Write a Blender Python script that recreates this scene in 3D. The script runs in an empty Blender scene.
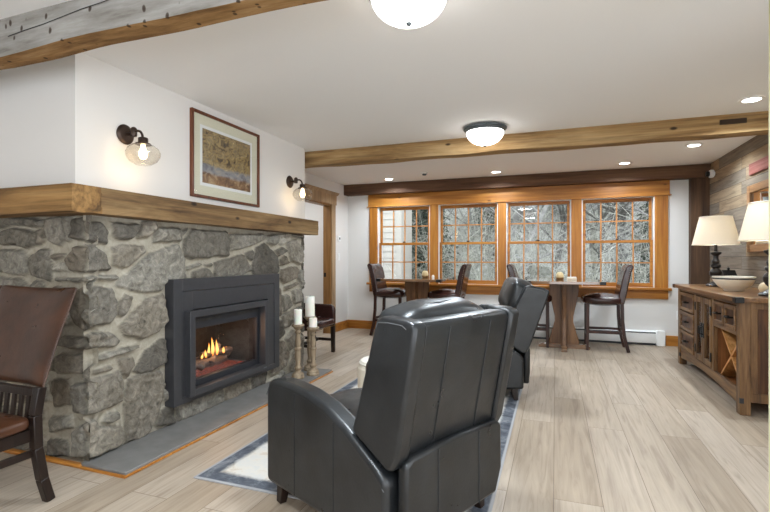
import bpy, bmesh, math, random
import numpy as np
from mathutils import Vector, Matrix, noise
PI = math.pi
R = math.radians
C = bpy.context.scene.collection
random.seed(7)

# ------------------------------------------------------------------ helpers
def lin(r, g, b):
    f = lambda v: (v/255/12.92) if v/255 <= .04045 else ((v/255+.055)/1.055)**2.4
    return (f(r), f(g), f(b), 1)

class NT:
    def __init__(s, name):
        s.m = bpy.data.materials.new(name); s.m.use_nodes = True
        s.t = s.m.node_tree; s.n = s.t.nodes; s.n.clear()
        s.out = s.n.new('ShaderNodeOutputMaterial')
    def add(s, typ, **kw):
        d = s.n.new('ShaderNode'+typ)
        for k, v in kw.items():
            if hasattr(d, k) and k not in d.inputs: setattr(d, k, v)
            else: d.inputs[k].default_value = v
        return d
    def link(s, a, ao, b, bi): s.t.links.new(a.outputs[ao], b.inputs[bi])
    def ramp(s, stops, interp='LINEAR'):
        d = s.n.new('ShaderNodeValToRGB'); cr = d.color_ramp; cr.interpolation = interp
        while len(cr.elements) < len(stops): cr.elements.new(.5)
        for e, (p, c) in zip(cr.elements, stops): e.position = p; e.color = c
        return d
    def bump(s, src, sock, strength, dist, bsdf):
        b = s.add('Bump', Strength=strength, Distance=dist)
        s.link(src, sock, b, 'Height'); s.link(b, 'Normal', bsdf, 'Normal'); return b
    def coords(s, scale, kind='Object', rot=(0,0,0), loc=(0,0,0)):
        t = s.add('TexCoord'); mp = s.add('Mapping'); mp.inputs['Scale'].default_value = scale
        mp.inputs['Rotation'].default_value = rot; mp.inputs['Location'].default_value = loc
        s.link(t, kind, mp, 'Vector'); return mp

def pbr(name, col, rough=.5, metal=0, spec=.5, mottle=0, mscale=6, bump=0, bscale=40, coat=0):
    t = NT(name); b = t.add('BsdfPrincipled', Roughness=rough, Metallic=metal)
    b.inputs['Specular IOR Level'].default_value = spec
    b.inputs['Coat Weight'].default_value = coat
    b.inputs['Base Color'].default_value = col
    t.link(b, 'BSDF', t.out, 'Surface')
    if mottle:
        mp = t.coords((1,1,1)); nz = t.add('TexNoise', Scale=mscale, Detail=5)
        t.link(mp, 'Vector', nz, 'Vector')
        lo = tuple(c*(1-mottle) for c in col[:3])+(1,); hi = tuple(min(1,c*(1+mottle)) for c in col[:3])+(1,)
        r = t.ramp([(.3, lo), (.7, hi)]); t.link(nz, 'Fac', r, 'Fac'); t.link(r, 'Color', b, 'Base Color')
    if bump:
        mp = t.coords((1,1,1)); nz = t.add('TexNoise', Scale=bscale, Detail=4)
        t.link(mp, 'Vector', nz, 'Vector'); t.bump(nz, 'Fac', .6, bump, b)
    return t.m

def wood(name, cols, axis='X', scale=3, rough=.5, bump=.0006, spec=.4, stretch=14, knots=0, grain=.6, coat=0):
    t = NT(name); b = t.add('BsdfPrincipled', Roughness=rough)
    b.inputs['Specular IOR Level'].default_value = spec; b.inputs['Coat Weight'].default_value = coat; b.inputs['Coat Roughness'].default_value = .03
    s = [stretch*scale/3]*3; s['XYZ'.index(axis)] = scale/3
    mp = t.coords(tuple(s)); nz = t.add('TexNoise', Scale=1.4, Detail=8, Roughness=.62, Distortion=.6)
    t.link(mp, 'Vector', nz, 'Vector')
    n = len(cols); r = t.ramp([(.30+.40*i/(n-1), c) for i, c in enumerate(cols)])
    t.link(nz, 'Fac', r, 'Fac')
    s2 = [stretch*scale*1.6]*3; s2['XYZ'.index(axis)] = scale*.45
    mf = t.coords(tuple(s2)); nf = t.add('TexNoise', Scale=1.5, Detail=5, Roughness=.6); t.link(mf, 'Vector', nf, 'Vector')
    rf = t.ramp([(.34, (.62,.6,.58,1)), (.5, (.97,.97,.97,1)), (.68, (1.16,1.16,1.16,1))]); t.link(nf, 'Fac', rf, 'Fac')
    mg = t.add('MixRGB', blend_type='MULTIPLY', Fac=grain); t.link(r, 'Color', mg, 'Color1'); t.link(rf, 'Color', mg, 'Color2'); r = mg; src = mg
    if knots:
        k = [2.2]*3; k['XYZ'.index(axis)] = 1.1
        mp2 = t.coords(tuple(k)); v = t.add('TexVoronoi', Scale=2.2); t.link(mp2, 'Vector', v, 'Vector')
        kr = t.ramp([(0, (1,1,1,1)), (.045, (.9,.9,.9,1)), (.09, (0,0,0,1))]); t.link(v, 'Distance', kr, 'Fac')
        mu = t.add('MixRGB'); t.link(kr, 'Color', mu, 'Fac'); t.link(r, 'Color', mu, 'Color1')
        mu.inputs['Color2'].default_value = tuple(c*knots for c in cols[0][:3])+(1,); src = mu
    t.link(src, 'Color', b, 'Base Color'); t.link(b, 'BSDF', t.out, 'Surface')
    if bump: t.bump(nz, 'Fac', .7, bump*4, b)
    return t.m

def emit(name, col, strength):
    t = NT(name); e = t.add('Emission', Strength=strength); e.inputs['Color'].default_value = col
    t.link(e, 'Emission', t.out, 'Surface'); return t.m

def glass(name, tint=(1,1,1,1), rough=.0, refl=1.0):
    """clear glass: passes light straight through, mirrors a little, more at grazing angles"""
    t = NT(name); tr = t.add('BsdfTransparent'); tr.inputs['Color'].default_value = tint
    g = t.add('BsdfGlossy', Roughness=rough); fr = t.add('LayerWeight', Blend=.5); mx = t.add('MixShader')
    pw = t.add('Math', operation='POWER'); pw.inputs[1].default_value = 4; t.link(fr, 'Facing', pw, 0)
    ml = t.add('Math', operation='MULTIPLY_ADD'); ml.inputs[1].default_value = .5*refl; ml.inputs[2].default_value = .035*refl
    t.link(pw, 'Value', ml, 0); t.link(ml, 'Value', mx, 'Fac'); t.link(tr, 'BSDF', mx, 1); t.link(g, 'BSDF', mx, 2)
    t.link(mx, 'Shader', t.out, 'Surface'); return t.m

# ---- bmesh builders
def box(bm, x0, x1, y0, y1, z0, z1, M=None):
    vs = [bm.verts.new((x, y, z)) for z in (z0, z1) for y in (y0, y1) for x in (x0, x1)]
    if M: 
        for v in vs: v.co = M @ v.co
    for f in ((0,2,3,1),(4,5,7,6),(0,1,5,4),(2,6,7,3),(0,4,6,2),(1,3,7,5)):
        bm.faces.new([vs[i] for i in f])
    return vs

def bar(bm, p0, p1, w, h, up=(0,0,1), w1=None, h1=None):
    """a straight square bar from p0 to p1, w wide and h high, optionally tapering"""
    p0, p1 = Vector(p0), Vector(p1); d = (p1-p0).normalized(); u = Vector(up)
    s = d.cross(u)
    if s.length < 1e-4: s = d.cross(Vector((0,1,0)))
    s.normalize(); u = s.cross(d)
    vs = []
    for p, a, b in ((p0, w, h), (p1, w1 or w, h1 or h)):
        vs += [bm.verts.new(p+s*a/2*i+u*b/2*j) for i, j in ((-1,-1),(1,-1),(1,1),(-1,1))]
    bm.faces.new(vs[3::-1]); bm.faces.new(vs[4:])
    for i in range(4):
        j = (i+1) % 4; bm.faces.new((vs[i], vs[j], vs[4+j], vs[4+i]))

def prism(bm, pts, axis, lo, hi):
    """outline pts (two coordinates) pushed along axis; X: (y,z)  Y: (x,z)  Z: (x,y)"""
    f = {'X': lambda a, b, t: (t, a, b), 'Y': lambda a, b, t: (a, t, b), 'Z': lambda a, b, t: (a, b, t)}[axis]
    A = [bm.verts.new(f(a, b, lo)) for a, b in pts]; B = [bm.verts.new(f(a, b, hi)) for a, b in pts]
    bm.faces.new(A); bm.faces.new(B[::-1]); n = len(pts)
    for i in range(n): bm.faces.new((A[i], B[i], B[(i+1) % n], A[(i+1) % n]))
    bmesh.ops.recalc_face_normals(bm, faces=bm.faces)

def lathe(bm, prof, segs=24, c=(0,0,0), axis='Z'):
    rings = []
    for r, h in prof:
        ring = []
        for i in range(segs):
            a = 2*PI*i/segs; x, y = r*math.cos(a), r*math.sin(a)
            p = {'Z': (x, y, h), 'X': (h, x, y), 'Y': (x, h, y)}[axis]
            ring.append(bm.verts.new((p[0]+c[0], p[1]+c[1], p[2]+c[2])))
        rings.append(ring)
    for a, b in zip(rings, rings[1:]):
        for i in range(segs): bm.faces.new((a[i], a[(i+1) % segs], b[(i+1) % segs], b[i]))
    if prof[0][0] > 1e-5: bm.faces.new(rings[0][::-1])
    if prof[-1][0] > 1e-5: bm.faces.new(rings[-1])
    bmesh.ops.remove_doubles(bm, verts=bm.verts, dist=1e-5)
    bmesh.ops.recalc_face_normals(bm, faces=bm.faces)

def tube(bm, pts, r, segs=8, r1=None):
    pts = [Vector(p) for p in pts]; rings = []; n = len(pts)
    prev = None
    for i, p in enumerate(pts):
        d = (pts[min(i+1, n-1)]-pts[max(i-1, 0)]).normalized()
        if prev is None:
            s = d.cross(Vector((0,0,1)))
            if s.length < 1e-3: s = d.cross(Vector((0,1,0)))
        else: s = prev-d*prev.dot(d)
        s.normalize(); prev = s; u = s.cross(d)
        rr = r+((r1-r)*i/(n-1) if r1 is not None else 0)
        rings.append([bm.verts.new(p+(s*math.cos(2*PI*k/segs)+u*math.sin(2*PI*k/segs))*rr) for k in range(segs)])
    for a, b in zip(rings, rings[1:]):
        for k in range(segs): bm.faces.new((a[k], a[(k+1) % segs], b[(k+1) % segs], b[k]))
    bm.faces.new(rings[0][::-1]); bm.faces.new(rings[-1])

def ball(bm, c, r, sx=1, sy=1, sz=1, u=12, v=8):
    M = Matrix.Translation(c) @ Matrix.Diagonal((r*sx, r*sy, r*sz, 1))
    bmesh.ops.create_uvsphere(bm, u_segments=u, v_segments=v, radius=1, matrix=M)

def NB(): return bmesh.new()

def obj(name, bm, mat, parent=None, bevel=0, seg=2, sub=0, smooth=True, angle=40, loc=None):
    bmesh.ops.recalc_face_normals(bm, faces=bm.faces)
    me = bpy.data.meshes.new(name); bm.to_mesh(me); bm.free()
    for m in (mat if isinstance(mat, (list, tuple)) else [mat]): me.materials.append(m)
    if smooth:
        me.shade_smooth()
        if not sub: me.set_sharp_from_angle(angle=R(angle))
    o = bpy.data.objects.new(name, me); C.objects.link(o)
    if parent: o.parent = parent
    if loc: o.location = loc
    if bevel:
        b = o.modifiers.new('bevel', 'BEVEL'); b.width = bevel; b.segments = seg; b.limit_method = 'ANGLE'; b.angle_limit = R(35)
        b.harden_normals = False
    if sub:
        s = o.modifiers.new('sub', 'SUBSURF'); s.levels = sub; s.render_levels = sub
    return o

def cushion(name, x0, x1, y0, y1, z0, z1, mat, parent=None, puff=.02, bev=.03, n=6, M=None, wrinkle=0):
    """a stuffed cushion: rounded box whose faces swell"""
    bm = NB(); vs = box(bm, -1, 1, -1, 1, -1, 1)
    bmesh.ops.subdivide_edges(bm, edges=bm.edges, cuts=n, use_grid_fill=True)
    hx, hy, hz = (x1-x0)/2, (y1-y0)/2, (z1-z0)/2; cx, cy, cz = (x0+x1)/2, (y0+y1)/2, (z0+z1)/2
    for v in bm.verts:
        x, y, z = v.co
        p = Vector((x*hx, y*hy, z*hz))
        q = Vector((max(-hx+bev, min(hx-bev, p.x)), max(-hy+bev, min(hy-bev, p.y)), max(-hz+bev, min(hz-bev, p.z))))
        d = p-q
        if d.length > 1e-6: p = q+d.normalized()*bev
        sw = puff
        fx, fy, fz = 1-x*x, 1-y*y, 1-z*z
        p += Vector((x*fy*fz if abs(x) > .99 else 0, y*fx*fz if abs(y) > .99 else 0, z*fx*fy if abs(z) > .99 else 0))*sw
        if wrinkle:
            w = noise.noise(Vector((p.x*9, p.y*9+3, p.z*9)))
            p += d.normalized()*w*wrinkle if d.length > 1e-6 else Vector((0,0,w*wrinkle))
        v.co = p+Vector((cx, cy, cz))
        if M: v.co = M @ v.co
    return obj(name, bm, mat, parent, sub=1)

def thing(name, label, cat, loc=(0,0,0), rz=0, group=None, kind=None):
    o = bpy.data.objects.new(name, None); C.objects.link(o); o.empty_display_size = .1
    o.location = loc; o.rotation_euler = (0,0,rz)
    return tag(o, label, cat, group, kind)
def tag(o, label, cat, group=None, kind='thing'):
    o['label'] = label; o['category'] = cat
    if group: o['group'] = group
    if kind: o['kind'] = kind
    return o
def struct(o, label=None):
    o['kind'] = 'structure'
    if label: o['label'] = label; o['category'] = o.name.split('_')[0]
    return o
def dup(root, loc, rz, label):
    r = root.copy(); C.objects.link(r); r.location = loc; r.rotation_euler = (0,0,rz); r['label'] = label
    def rec(src, dst):
        for ch in list(src.children):
            c = ch.copy(); C.objects.link(c); c.parent = dst; rec(ch, c)
    rec(root, r); return r

# ------------------------------------------------------------------ materials
M_wall = pbr('wall_paint', lin(226,223,219), .85, spec=.2, bump=.0004, bscale=220)
M_ceil = pbr('ceiling_paint', lin(238,238,238), .9, spec=.15)
M_stub = pbr('cream_paint', lin(222,220,186), .8, spec=.2)
M_white = pbr('white_plastic', lin(240,240,238), .4)
M_cream = pbr('cream_glaze', lin(232,224,206), .35)
M_black = pbr('black_metal', lin(15,15,16), .35, metal=.3)
M_iron = pbr('dark_grey_metal', lin(66,66,69), .42, metal=.35, mottle=.06, mscale=30)
M_iron2 = pbr('charcoal_metal', lin(46,47,52), .45, metal=.3)
M_fire = pbr('firebox_lifted_grey', lin(56,55,54), .85, mottle=.3, mscale=20)  # grey lifted to imitate the reflection off the fire glass
M_bronze = pbr('oil_rubbed_bronze', lin(66,52,44), .4, metal=.6)
M_nickel = pbr('pewter_metal', lin(96,104,108), .4, metal=.5)
M_brass = pbr('brass_nail', lin(150,120,80), .35, metal=.8)
def leather(name, col, r0, r1, mottle, wr=.012):
    """worn hide: broad cloudy colour, uneven gloss, soft wrinkles and fine pores"""
    t = NT(name); b = t.add('BsdfPrincipled'); b.inputs['Specular IOR Level'].default_value = .5
    mp = t.coords((1,1,1)); n1 = t.add('TexNoise', Scale=6, Detail=6, Roughness=.6, Distortion=.4); t.link(mp, 'Vector', n1, 'Vector')
    lo = tuple(c*(1-mottle) for c in col[:3])+(1,); hi = tuple(c*(1+mottle) for c in col[:3])+(1,)
    r = t.ramp([(.32, lo), (.68, hi)]); t.link(n1, 'Fac', r, 'Fac'); t.link(r, 'Color', b, 'Base Color')
    n2 = t.add('TexNoise', Scale=11, Detail=5); t.link(mp, 'Vector', n2, 'Vector')
    mr = t.add('MapRange'); mr.inputs['From Min'].default_value = .3; mr.inputs['From Max'].default_value = .7; mr.inputs['To Min'].default_value = r0; mr.inputs['To Max'].default_value = r1
    t.link(n2, 'Fac', mr, 'Value'); t.link(mr, 'Result', b, 'Roughness')
    n3 = t.add('TexNoise', Scale=4, Detail=2.5); t.link(mp, 'Vector', n3, 'Vector')
    n4 = t.add('TexNoise', Scale=90, Detail=3); t.link(mp, 'Vector', n4, 'Vector')
    b1 = t.add('Bump', Strength=.5, Distance=wr); t.link(n3, 'Fac', b1, 'Height')
    b2 = t.add('Bump', Strength=.3, Distance=.0015); t.link(n4, 'Fac', b2, 'Height'); t.link(b1, 'Normal', b2, 'Normal'); t.link(b2, 'Normal', b, 'Normal')
    t.link(b, 'BSDF', t.out, 'Surface'); return t.m
M_recl = leather('charcoal_leather', lin(29,31,33), .27, .42, .4, .005)
M_stitch = pbr('grey_thread', lin(92,94,97), .8)
M_seam = pbr('seam_leather', lin(30,31,33), .5)
M_dleather = leather('brown_leather', lin(62,36,21), .26, .42, .45, .004)
M_sleather = leather('espresso_leather', lin(56,34,30), .14, .28, .25, .003)
M_dwood = wood('espresso_wood', [lin(20,13,10), lin(32,21,16), lin(42,28,21)], 'Z', 3, .35)
M_stoolwood = wood('mahogany_stool_wood', [lin(34,17,12), lin(54,29,21), lin(68,38,28)], 'Z', 3, .35)
M_pine = wood('pine_trim', [lin(142,84,28), lin(174,112,42), lin(194,136,62)], 'X', 2.2, .42, .0003, stretch=16, knots=.45)
M_pinez = wood('pine_trim_upright', [lin(142,84,28), lin(174,112,42), lin(194,136,62)], 'Z', 2.2, .42, .0003, stretch=16, knots=.45)
M_muntin = wood('pine_muntin', [lin(170,112,58), lin(186,128,72), lin(200,144,88)], 'Z', 3, .45, 0)
M_oak = wood('weathered_door_trim', [lin(138,112,82), lin(166,136,102), lin(186,158,122)], 'Z', 2.5, .6, .0005)
M_mantel = wood('old_timber', [lin(62,44,26), lin(108,82,52), lin(134,106,70), lin(156,130,92)], 'Y', 2.0, .75, .002, stretch=9, knots=.25, grain=1)
M_mantelx = wood('old_timber_side', [lin(76,54,30), lin(124,92,52), lin(150,114,68), lin(168,134,86)], 'X', 2.0, .75, .002, stretch=9, knots=.25, grain=1)
M_beam = wood('tan_hewn_timber', [lin(84,60,36), lin(148,116,74), lin(176,146,102), lin(194,168,126)], 'X', 1.3, .8, .002, stretch=10, knots=.3, grain=1)
M_beamd = wood('brown_timber', [lin(64,42,28), lin(92,64,44), lin(112,82,58)], 'X', 1.8, .75, .0008, stretch=12)
M_post = wood('brown_post_timber', [lin(56,38,26), lin(84,60,42), lin(108,80,56)], 'Z', 2, .75, .0008, stretch=12)
M_side = wood('rustic_sideboard_wood', [lin(54,35,21), lin(100,71,45), lin(128,96,63), lin(148,115,80)], 'Y', 3, .42, .0006, stretch=10, knots=.4)
M_sidez = wood('rustic_sideboard_upright', [lin(50,32,19), lin(94,67,42), lin(124,92,59), lin(144,111,76)], 'Z', 3, .42, .0006, stretch=10)
M_sidetop = wood('rustic_sideboard_top', [lin(88,60,36), lin(128,92,58), lin(154,118,80)], 'Y', 3, .3, .0004, stretch=10)
M_panel = wood('rustic_side_panel', [lin(40,23,12), lin(78,48,26), lin(112,73,41)], 'Z', 3, .42, .0004, stretch=8, grain=1)
M_inner = wood('rack_interior', [lin(92,54,26), lin(128,80,42), lin(150,98,56)], 'Z', 3, .45, .0003)
M_bright = wood('honey_wood', [lin(164,104,54), lin(198,140,82), lin(216,164,108)], 'Z', 3, .4, .0003)
M_table = wood('walnut_table', [lin(92,64,46), lin(130,98,72), lin(156,122,94)], 'X', 3, .12, .0, stretch=10, coat=1)  # colours lightened to stand in for window glare on the tabletops
M_tablez = wood('walnut_table_leg', [lin(70,46,30), lin(108,76,50), lin(136,100,68)], 'Z', 3, .4, .0005, stretch=10)
M_candlewood = wood('bleached_turned_wood', [lin(112,94,74), lin(150,132,108), lin(178,162,138)], 'Z', 5, .75, .0006, stretch=5)
M_wax = pbr('white_wax', lin(244,240,230), .45); M_wax.node_tree.nodes['Principled BSDF'].inputs['Subsurface Weight'].default_value = .3
M_waxc = pbr('cream_wax', lin(216,196,150), .45)
M_slate = pbr('grey_slate', lin(118,116,113), .55, mottle=.12, mscale=12, bump=.0006, bscale=60)
M_pane = glass('window_glass', (.98,.985,.985,1), 0, .45)
M_clear = glass('clear_globe_glass', (.98,.97,.95,1), .02, 1.1)
M_mirror = pbr('mirror_silver', lin(225,228,232), .03, metal=1)
M_firebox_glass = glass('fire_glass', (.86,.86,.88,1), .02, .6)
M_bulb = emit('warm_bulb', (1, .74, .42, 1), 9)
M_dome = emit('frosted_dome', (1, .97, .93, 1), 6)
M_can = emit('recessed_lens', (1, .96, .9, 1), 14)

# ------------------------------------------------------------------ the room
XL, XR, YB, YW, ZC = -3.35, 1.90, -3.2, 7.30, 2.43

def plank_floor():
    t = NT('oak_plank_floor'); b = t.add('BsdfPrincipled', Roughness=.42); b.inputs['Specular IOR Level'].default_value = .4
    mp = t.coords((1,1,1), rot=(0,0,PI/2), loc=(0, .007, 0))
    br = t.add('TexBrick', offset=.37, offset_frequency=2, squash=1)
    for k, v in dict(Scale=1.0).items(): br.inputs[k].default_value = v
    br.inputs['Color1'].default_value = (0,0,0,1); br.inputs['Color2'].default_value = (1,1,1,1); br.inputs['Mortar'].default_value = (.5,.5,.5,1)
    br.inputs['Mortar Size'].default_value = .0016; br.inputs['Mortar Smooth'].default_value = .2
    br.inputs['Brick Width'].default_value = 1.8; br.inputs['Row Height'].default_value = .226
    t.link(mp, 'Vector', br, 'Vector')
    tone = t.ramp([(0, lin(162,146,127)), (.35, lin(174,159,141)), (.7, lin(183,169,153)), (1, lin(168,152,133))]); t.link(br, 'Color', tone, 'Fac')
    g = t.coords((16, .9, 16)); n1 = t.add('TexNoise', Scale=1.6, Detail=9, Roughness=.6, Distortion=1.2)
    off = t.add('VectorMath', operation='ADD'); sc = t.add('VectorMath', operation='SCALE'); sc.inputs['Scale'].default_value = 7
    t.link(br, 'Color', sc, 0); t.link(g, 'Vector', off, 0); t.link(sc, 'Vector', off, 1); t.link(off, 'Vector', n1, 'Vector')
    gr = t.ramp([(.32, (.62,.58,.54,1)), (.48, (.93,.92,.91,1)), (.7, (1.14,1.14,1.14,1))]); t.link(n1, 'Fac', gr, 'Fac')
    g2 = t.coords((1.4, .5, 1)); n2 = t.add('TexNoise', Scale=2.2, Detail=3); t.link(g2, 'Vector', n2, 'Vector')
    gr2 = t.ramp([(.3, (.86,.85,.84,1)), (.7, (1.06,1.06,1.06,1))]); t.link(n2, 'Fac', gr2, 'Fac')
    m1 = t.add('MixRGB', blend_type='MULTIPLY', Fac=.8); t.link(tone, 'Color', m1, 'Color1'); t.link(gr, 'Color', m1, 'Color2')
    m2 = t.add('MixRGB', blend_type='MULTIPLY', Fac=.8); t.link(m1, 'Color', m2, 'Color1'); t.link(gr2, 'Color', m2, 'Color2')
    m3 = t.add('MixRGB'); t.link(br, 'Fac', m3, 'Fac'); t.link(m2, 'Color', m3, 'Color1'); m3.inputs['Color2'].default_value = lin(104,86,68)
    t.link(m3, 'Color', b, 'Base Color'); t.link(b, 'BSDF', t.out, 'Surface')
    inv = t.add('Math', operation='SUBTRACT'); inv.inputs[0].default_value = 1; t.link(br, 'Fac', inv, 1)
    t.bump(inv, 'Value', .4, .0015, b)
    return t.m

def barn_wall():
    t = NT('reclaimed_barn_boards'); b = t.add('BsdfPrincipled', Roughness=.85); b.inputs['Specular IOR Level'].default_value = .2
    tc = t.add('TexCoord'); sp = t.add('SeparateXYZ'); cb = t.add('CombineXYZ')
    t.link(tc, 'Object', sp, 'Vector'); t.link(sp, 'Y', cb, 'X'); t.link(sp, 'Z', cb, 'Y')
    br = t.add('TexBrick', offset=.43, offset_frequency=2, squash=.7, squash_frequency=3)
    br.inputs['Scale'].default_value = 1
    br.inputs['Color1'].default_value = (0,0,0,1); br.inputs['Color2'].default_value = (1,1,1,1); br.inputs['Mortar'].default_value = (.5,.5,.5,1)
    br.inputs['Mortar Size'].default_value = .002; br.inputs['Mortar Smooth'].default_value = .1
    br.inputs['Brick Width'].default_value = 1.7; br.inputs['Row Height'].default_value = .135
    t.link(cb, 'Vector', br, 'Vector')
    tone = t.ramp([(0, lin(120,108,95)), (.17, lin(150,131,108)), (.33, lin(131,120,107)), (.5, lin(158,140,117)), (.66, lin(124,114,103)), (.83, lin(152,131,105)), (1, lin(140,128,114))], 'CONSTANT')
    t.link(br, 'Color', tone, 'Fac')
    g = t.coords((10, 1.2, 14)); n = t.add('TexNoise', Scale=1.8, Detail=9, Roughness=.65, Distortion=.8)
    off = t.add('VectorMath', operation='ADD'); sc = t.add('VectorMath', operation='SCALE'); sc.inputs['Scale'].default_value = 5
    t.link(br, 'Color', sc, 0); t.link(g, 'Vector', off, 0); t.link(sc, 'Vector', off, 1); t.link(off, 'Vector', n, 'Vector')
    gr = t.ramp([(.3, (.5,.48,.46,1)), (.5, (.96,.95,.94,1)), (.7, (1.25,1.23,1.2,1))]); t.link(n, 'Fac', gr, 'Fac')
    m1 = t.add('MixRGB', blend_type='MULTIPLY', Fac=.85); t.link(tone, 'Color', m1, 'Color1'); t.link(gr, 'Color', m1, 'Color2')
    m2 = t.add('MixRGB'); t.link(br, 'Fac', m2, 'Fac'); t.link(m1, 'Color', m2, 'Color1'); m2.inputs['Color2'].default_value = lin(58,50,44)
    t.link(m2, 'Color', b, 'Base Color'); t.link(b, 'BSDF', t.out, 'Surface')
    t.bump(n, 'Fac', .5, .004, b)
    return t.m

bm = NB(); box(bm, -4.8, 2.0, 2.2, YW+.2, -.08, 0); box(bm, -4.8, 3.6, YB, 2.2, -.08, 0); struct(obj('floor', bm, plank_floor()))
bm = NB(); box(bm, -4.8, 2.0, 2.2, YW+.2, ZC, ZC+.1); box(bm, -4.8, 3.6, YB, 2.2, ZC, ZC+.1); struct(obj('ceiling', bm, M_ceil))
bm = NB(); box(bm, XR, XR+.1, 2.3, YW, 0, ZC); struct(obj('wall_right', bm, barn_wall()))
bm = NB(); box(bm, .818, .93, 2.2, 2.32, 0, ZC); struct(obj('wall_right_return', bm, M_stub))
bm = NB(); box(bm, XR, 3.6, 2.2, 2.3, 0, ZC); struct(obj('wall_right_corner', bm, M_wall))
bm = NB(); box(bm, 3.5, 3.6, YB, 2.2, 2.3, ZC); box(bm, 3.5, 3.6, YB, 2.2, 0, .1)
for a, c in ((YB, -3.0), (-1.25,-1.15), (.45,.55), (2.0,2.2)): box(bm, 3.5, 3.6, a, c, .1, 2.3)
struct(obj('wall_right_near', bm, M_wall))  # unseen openings added to let daylight in from the right
# far wall with four window openings
WO = [(-2.802,-1.893), (-1.761,-.822), (-.703,.222), (.358,1.289)]
Z0, Z1 = .78, 2.06
bm = NB()
box(bm, -3.5, 2.0, YW, YW+.2, 0, Z0); box(bm, -3.5, 2.0, YW, YW+.2, Z1, ZC)
xs = [-3.5]+[v for w in WO for v in w]+[2.0]
for i in range(0, len(xs), 2): box(bm, xs[i], xs[i+1], YW, YW+.2, Z0, Z1)
struct(obj('wall_far', bm, M_wall))
# left wall with a door opening, and the hall behind it
DY0, DY1, DZ = 5.72, 6.65, 2.05
bm = NB()
box(bm, XL-.12, XL, 4.6, DY0, 0, ZC); box(bm, XL-.12, XL, DY1, YW, 0, ZC); box(bm, XL-.12, XL, DY0, DY1, DZ, ZC)
struct(obj('wall_left', bm, M_wall))
bm = NB(); box(bm, -4.8, -4.7, YB, YW, 0, ZC); box(bm, -4.7, -3.47, YW-.3, YW-.2, 0, ZC); struct(obj('wall_hall', bm, M_wall))
# chimney breast above the stone
bm = NB(); box(bm, -4.7, -2.655, 1.945, 4.62, 1.53, ZC); struct(obj('wall_chimney', bm, M_wall))
# wall behind the camera: a wide run of openings for daylight
bm = NB()
box(bm, -4.7, 3.5, YB, YB+.1, 2.3, ZC); box(bm, -4.7, 3.5, YB, YB+.1, 0, .1)
for a, c in ((-4.7,-1.7), (-.65,-.55), (1.35,1.45), (3.3,3.5)): box(bm, a, c, YB, YB+.1, .1, 2.3)
struct(obj('wall_front', bm, M_wall))

# door trim with crown header
bm = NB()
for y0, y1 in ((DY0-.13, DY0), (DY1, DY1+.13)): box(bm, XL, XL+.022, y0, y1, 0, DZ)
o = struct(obj('trim_1', bm, M_oak, bevel=.003))
bm = NB(); box(bm, XL, XL+.03, DY0-.15, DY1+.15, DZ, DZ+.16)
prism(bm, [(XL, DZ+.155), (XL+.035, DZ+.155), (XL+.07, DZ+.195), (XL, DZ+.195)], 'Y', DY0-.18, DY1+.18)
struct(obj('trim_2', bm, M_oak, bevel=.002))
bm = NB()
box(bm, XL-.125, XL+.005, DY1-.022, DY1, 0, DZ); box(bm, XL-.125, XL+.005, DY0, DY0+.022, 0, DZ); box(bm, XL-.125, XL+.005, DY0, DY1, DZ-.022, DZ)
struct(obj('trim_3', bm, wood('door_jamb', [lin(112,76,36), lin(138,98,52), lin(156,116,66)], 'Z', 2.4, .5)))
o = thing('strike_plate', 'small black metal strike plate on the doorway jamb past the fireplace', 'strike plate')
bm = NB(); box(bm, XL-.11, XL-.075, DY1-.026, DY1-.022, .90, .965); obj('plate', bm, M_black, o, bevel=.001)

# windows
def sash(parent, name, x0, x1, z0, z1, y, bot, top, mat):
    """a sash four panes wide and two high"""
    bm = NB(); s = .034; t = .018
    box(bm, x0, x0+s, y-t, y+t, z0, z1); box(bm, x1-s, x1, y-t, y+t, z0, z1)
    box(bm, x0+s, x1-s, y-t, y+t, z0, z0+bot); box(bm, x0+s, x1-s, y-t, y+t, z1-top, z1)
    o = obj(name, bm, M_pine, parent, bevel=.003)
    gx0, gx1, gz0, gz1 = x0+s, x1-s, z0+bot, z1-top
    bm = NB()
    for i in (1,2,3):
        x = gx0+(gx1-gx0)*i/4; box(bm, x-.009, x+.009, y-.012, y+.012, gz0, gz1)
    zm = (gz0+gz1)/2
    for i in range(4):
        xa = gx0+(gx1-gx0)*i/4+(.009 if i else 0); xb = gx0+(gx1-gx0)*(i+1)/4-(.009 if i < 3 else 0)
        box(bm, xa, xb, y-.011, y+.011, zm-.009, zm+.009)
    obj('muntin_grid', bm, M_muntin, o, bevel=.002)
    bm = NB(); box(bm, gx0-.003, gx1+.003, y-.003, y+.003, gz0-.003, gz1+.003)
    obj('glass_panes', bm, M_pane, o)
    return o
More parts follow.
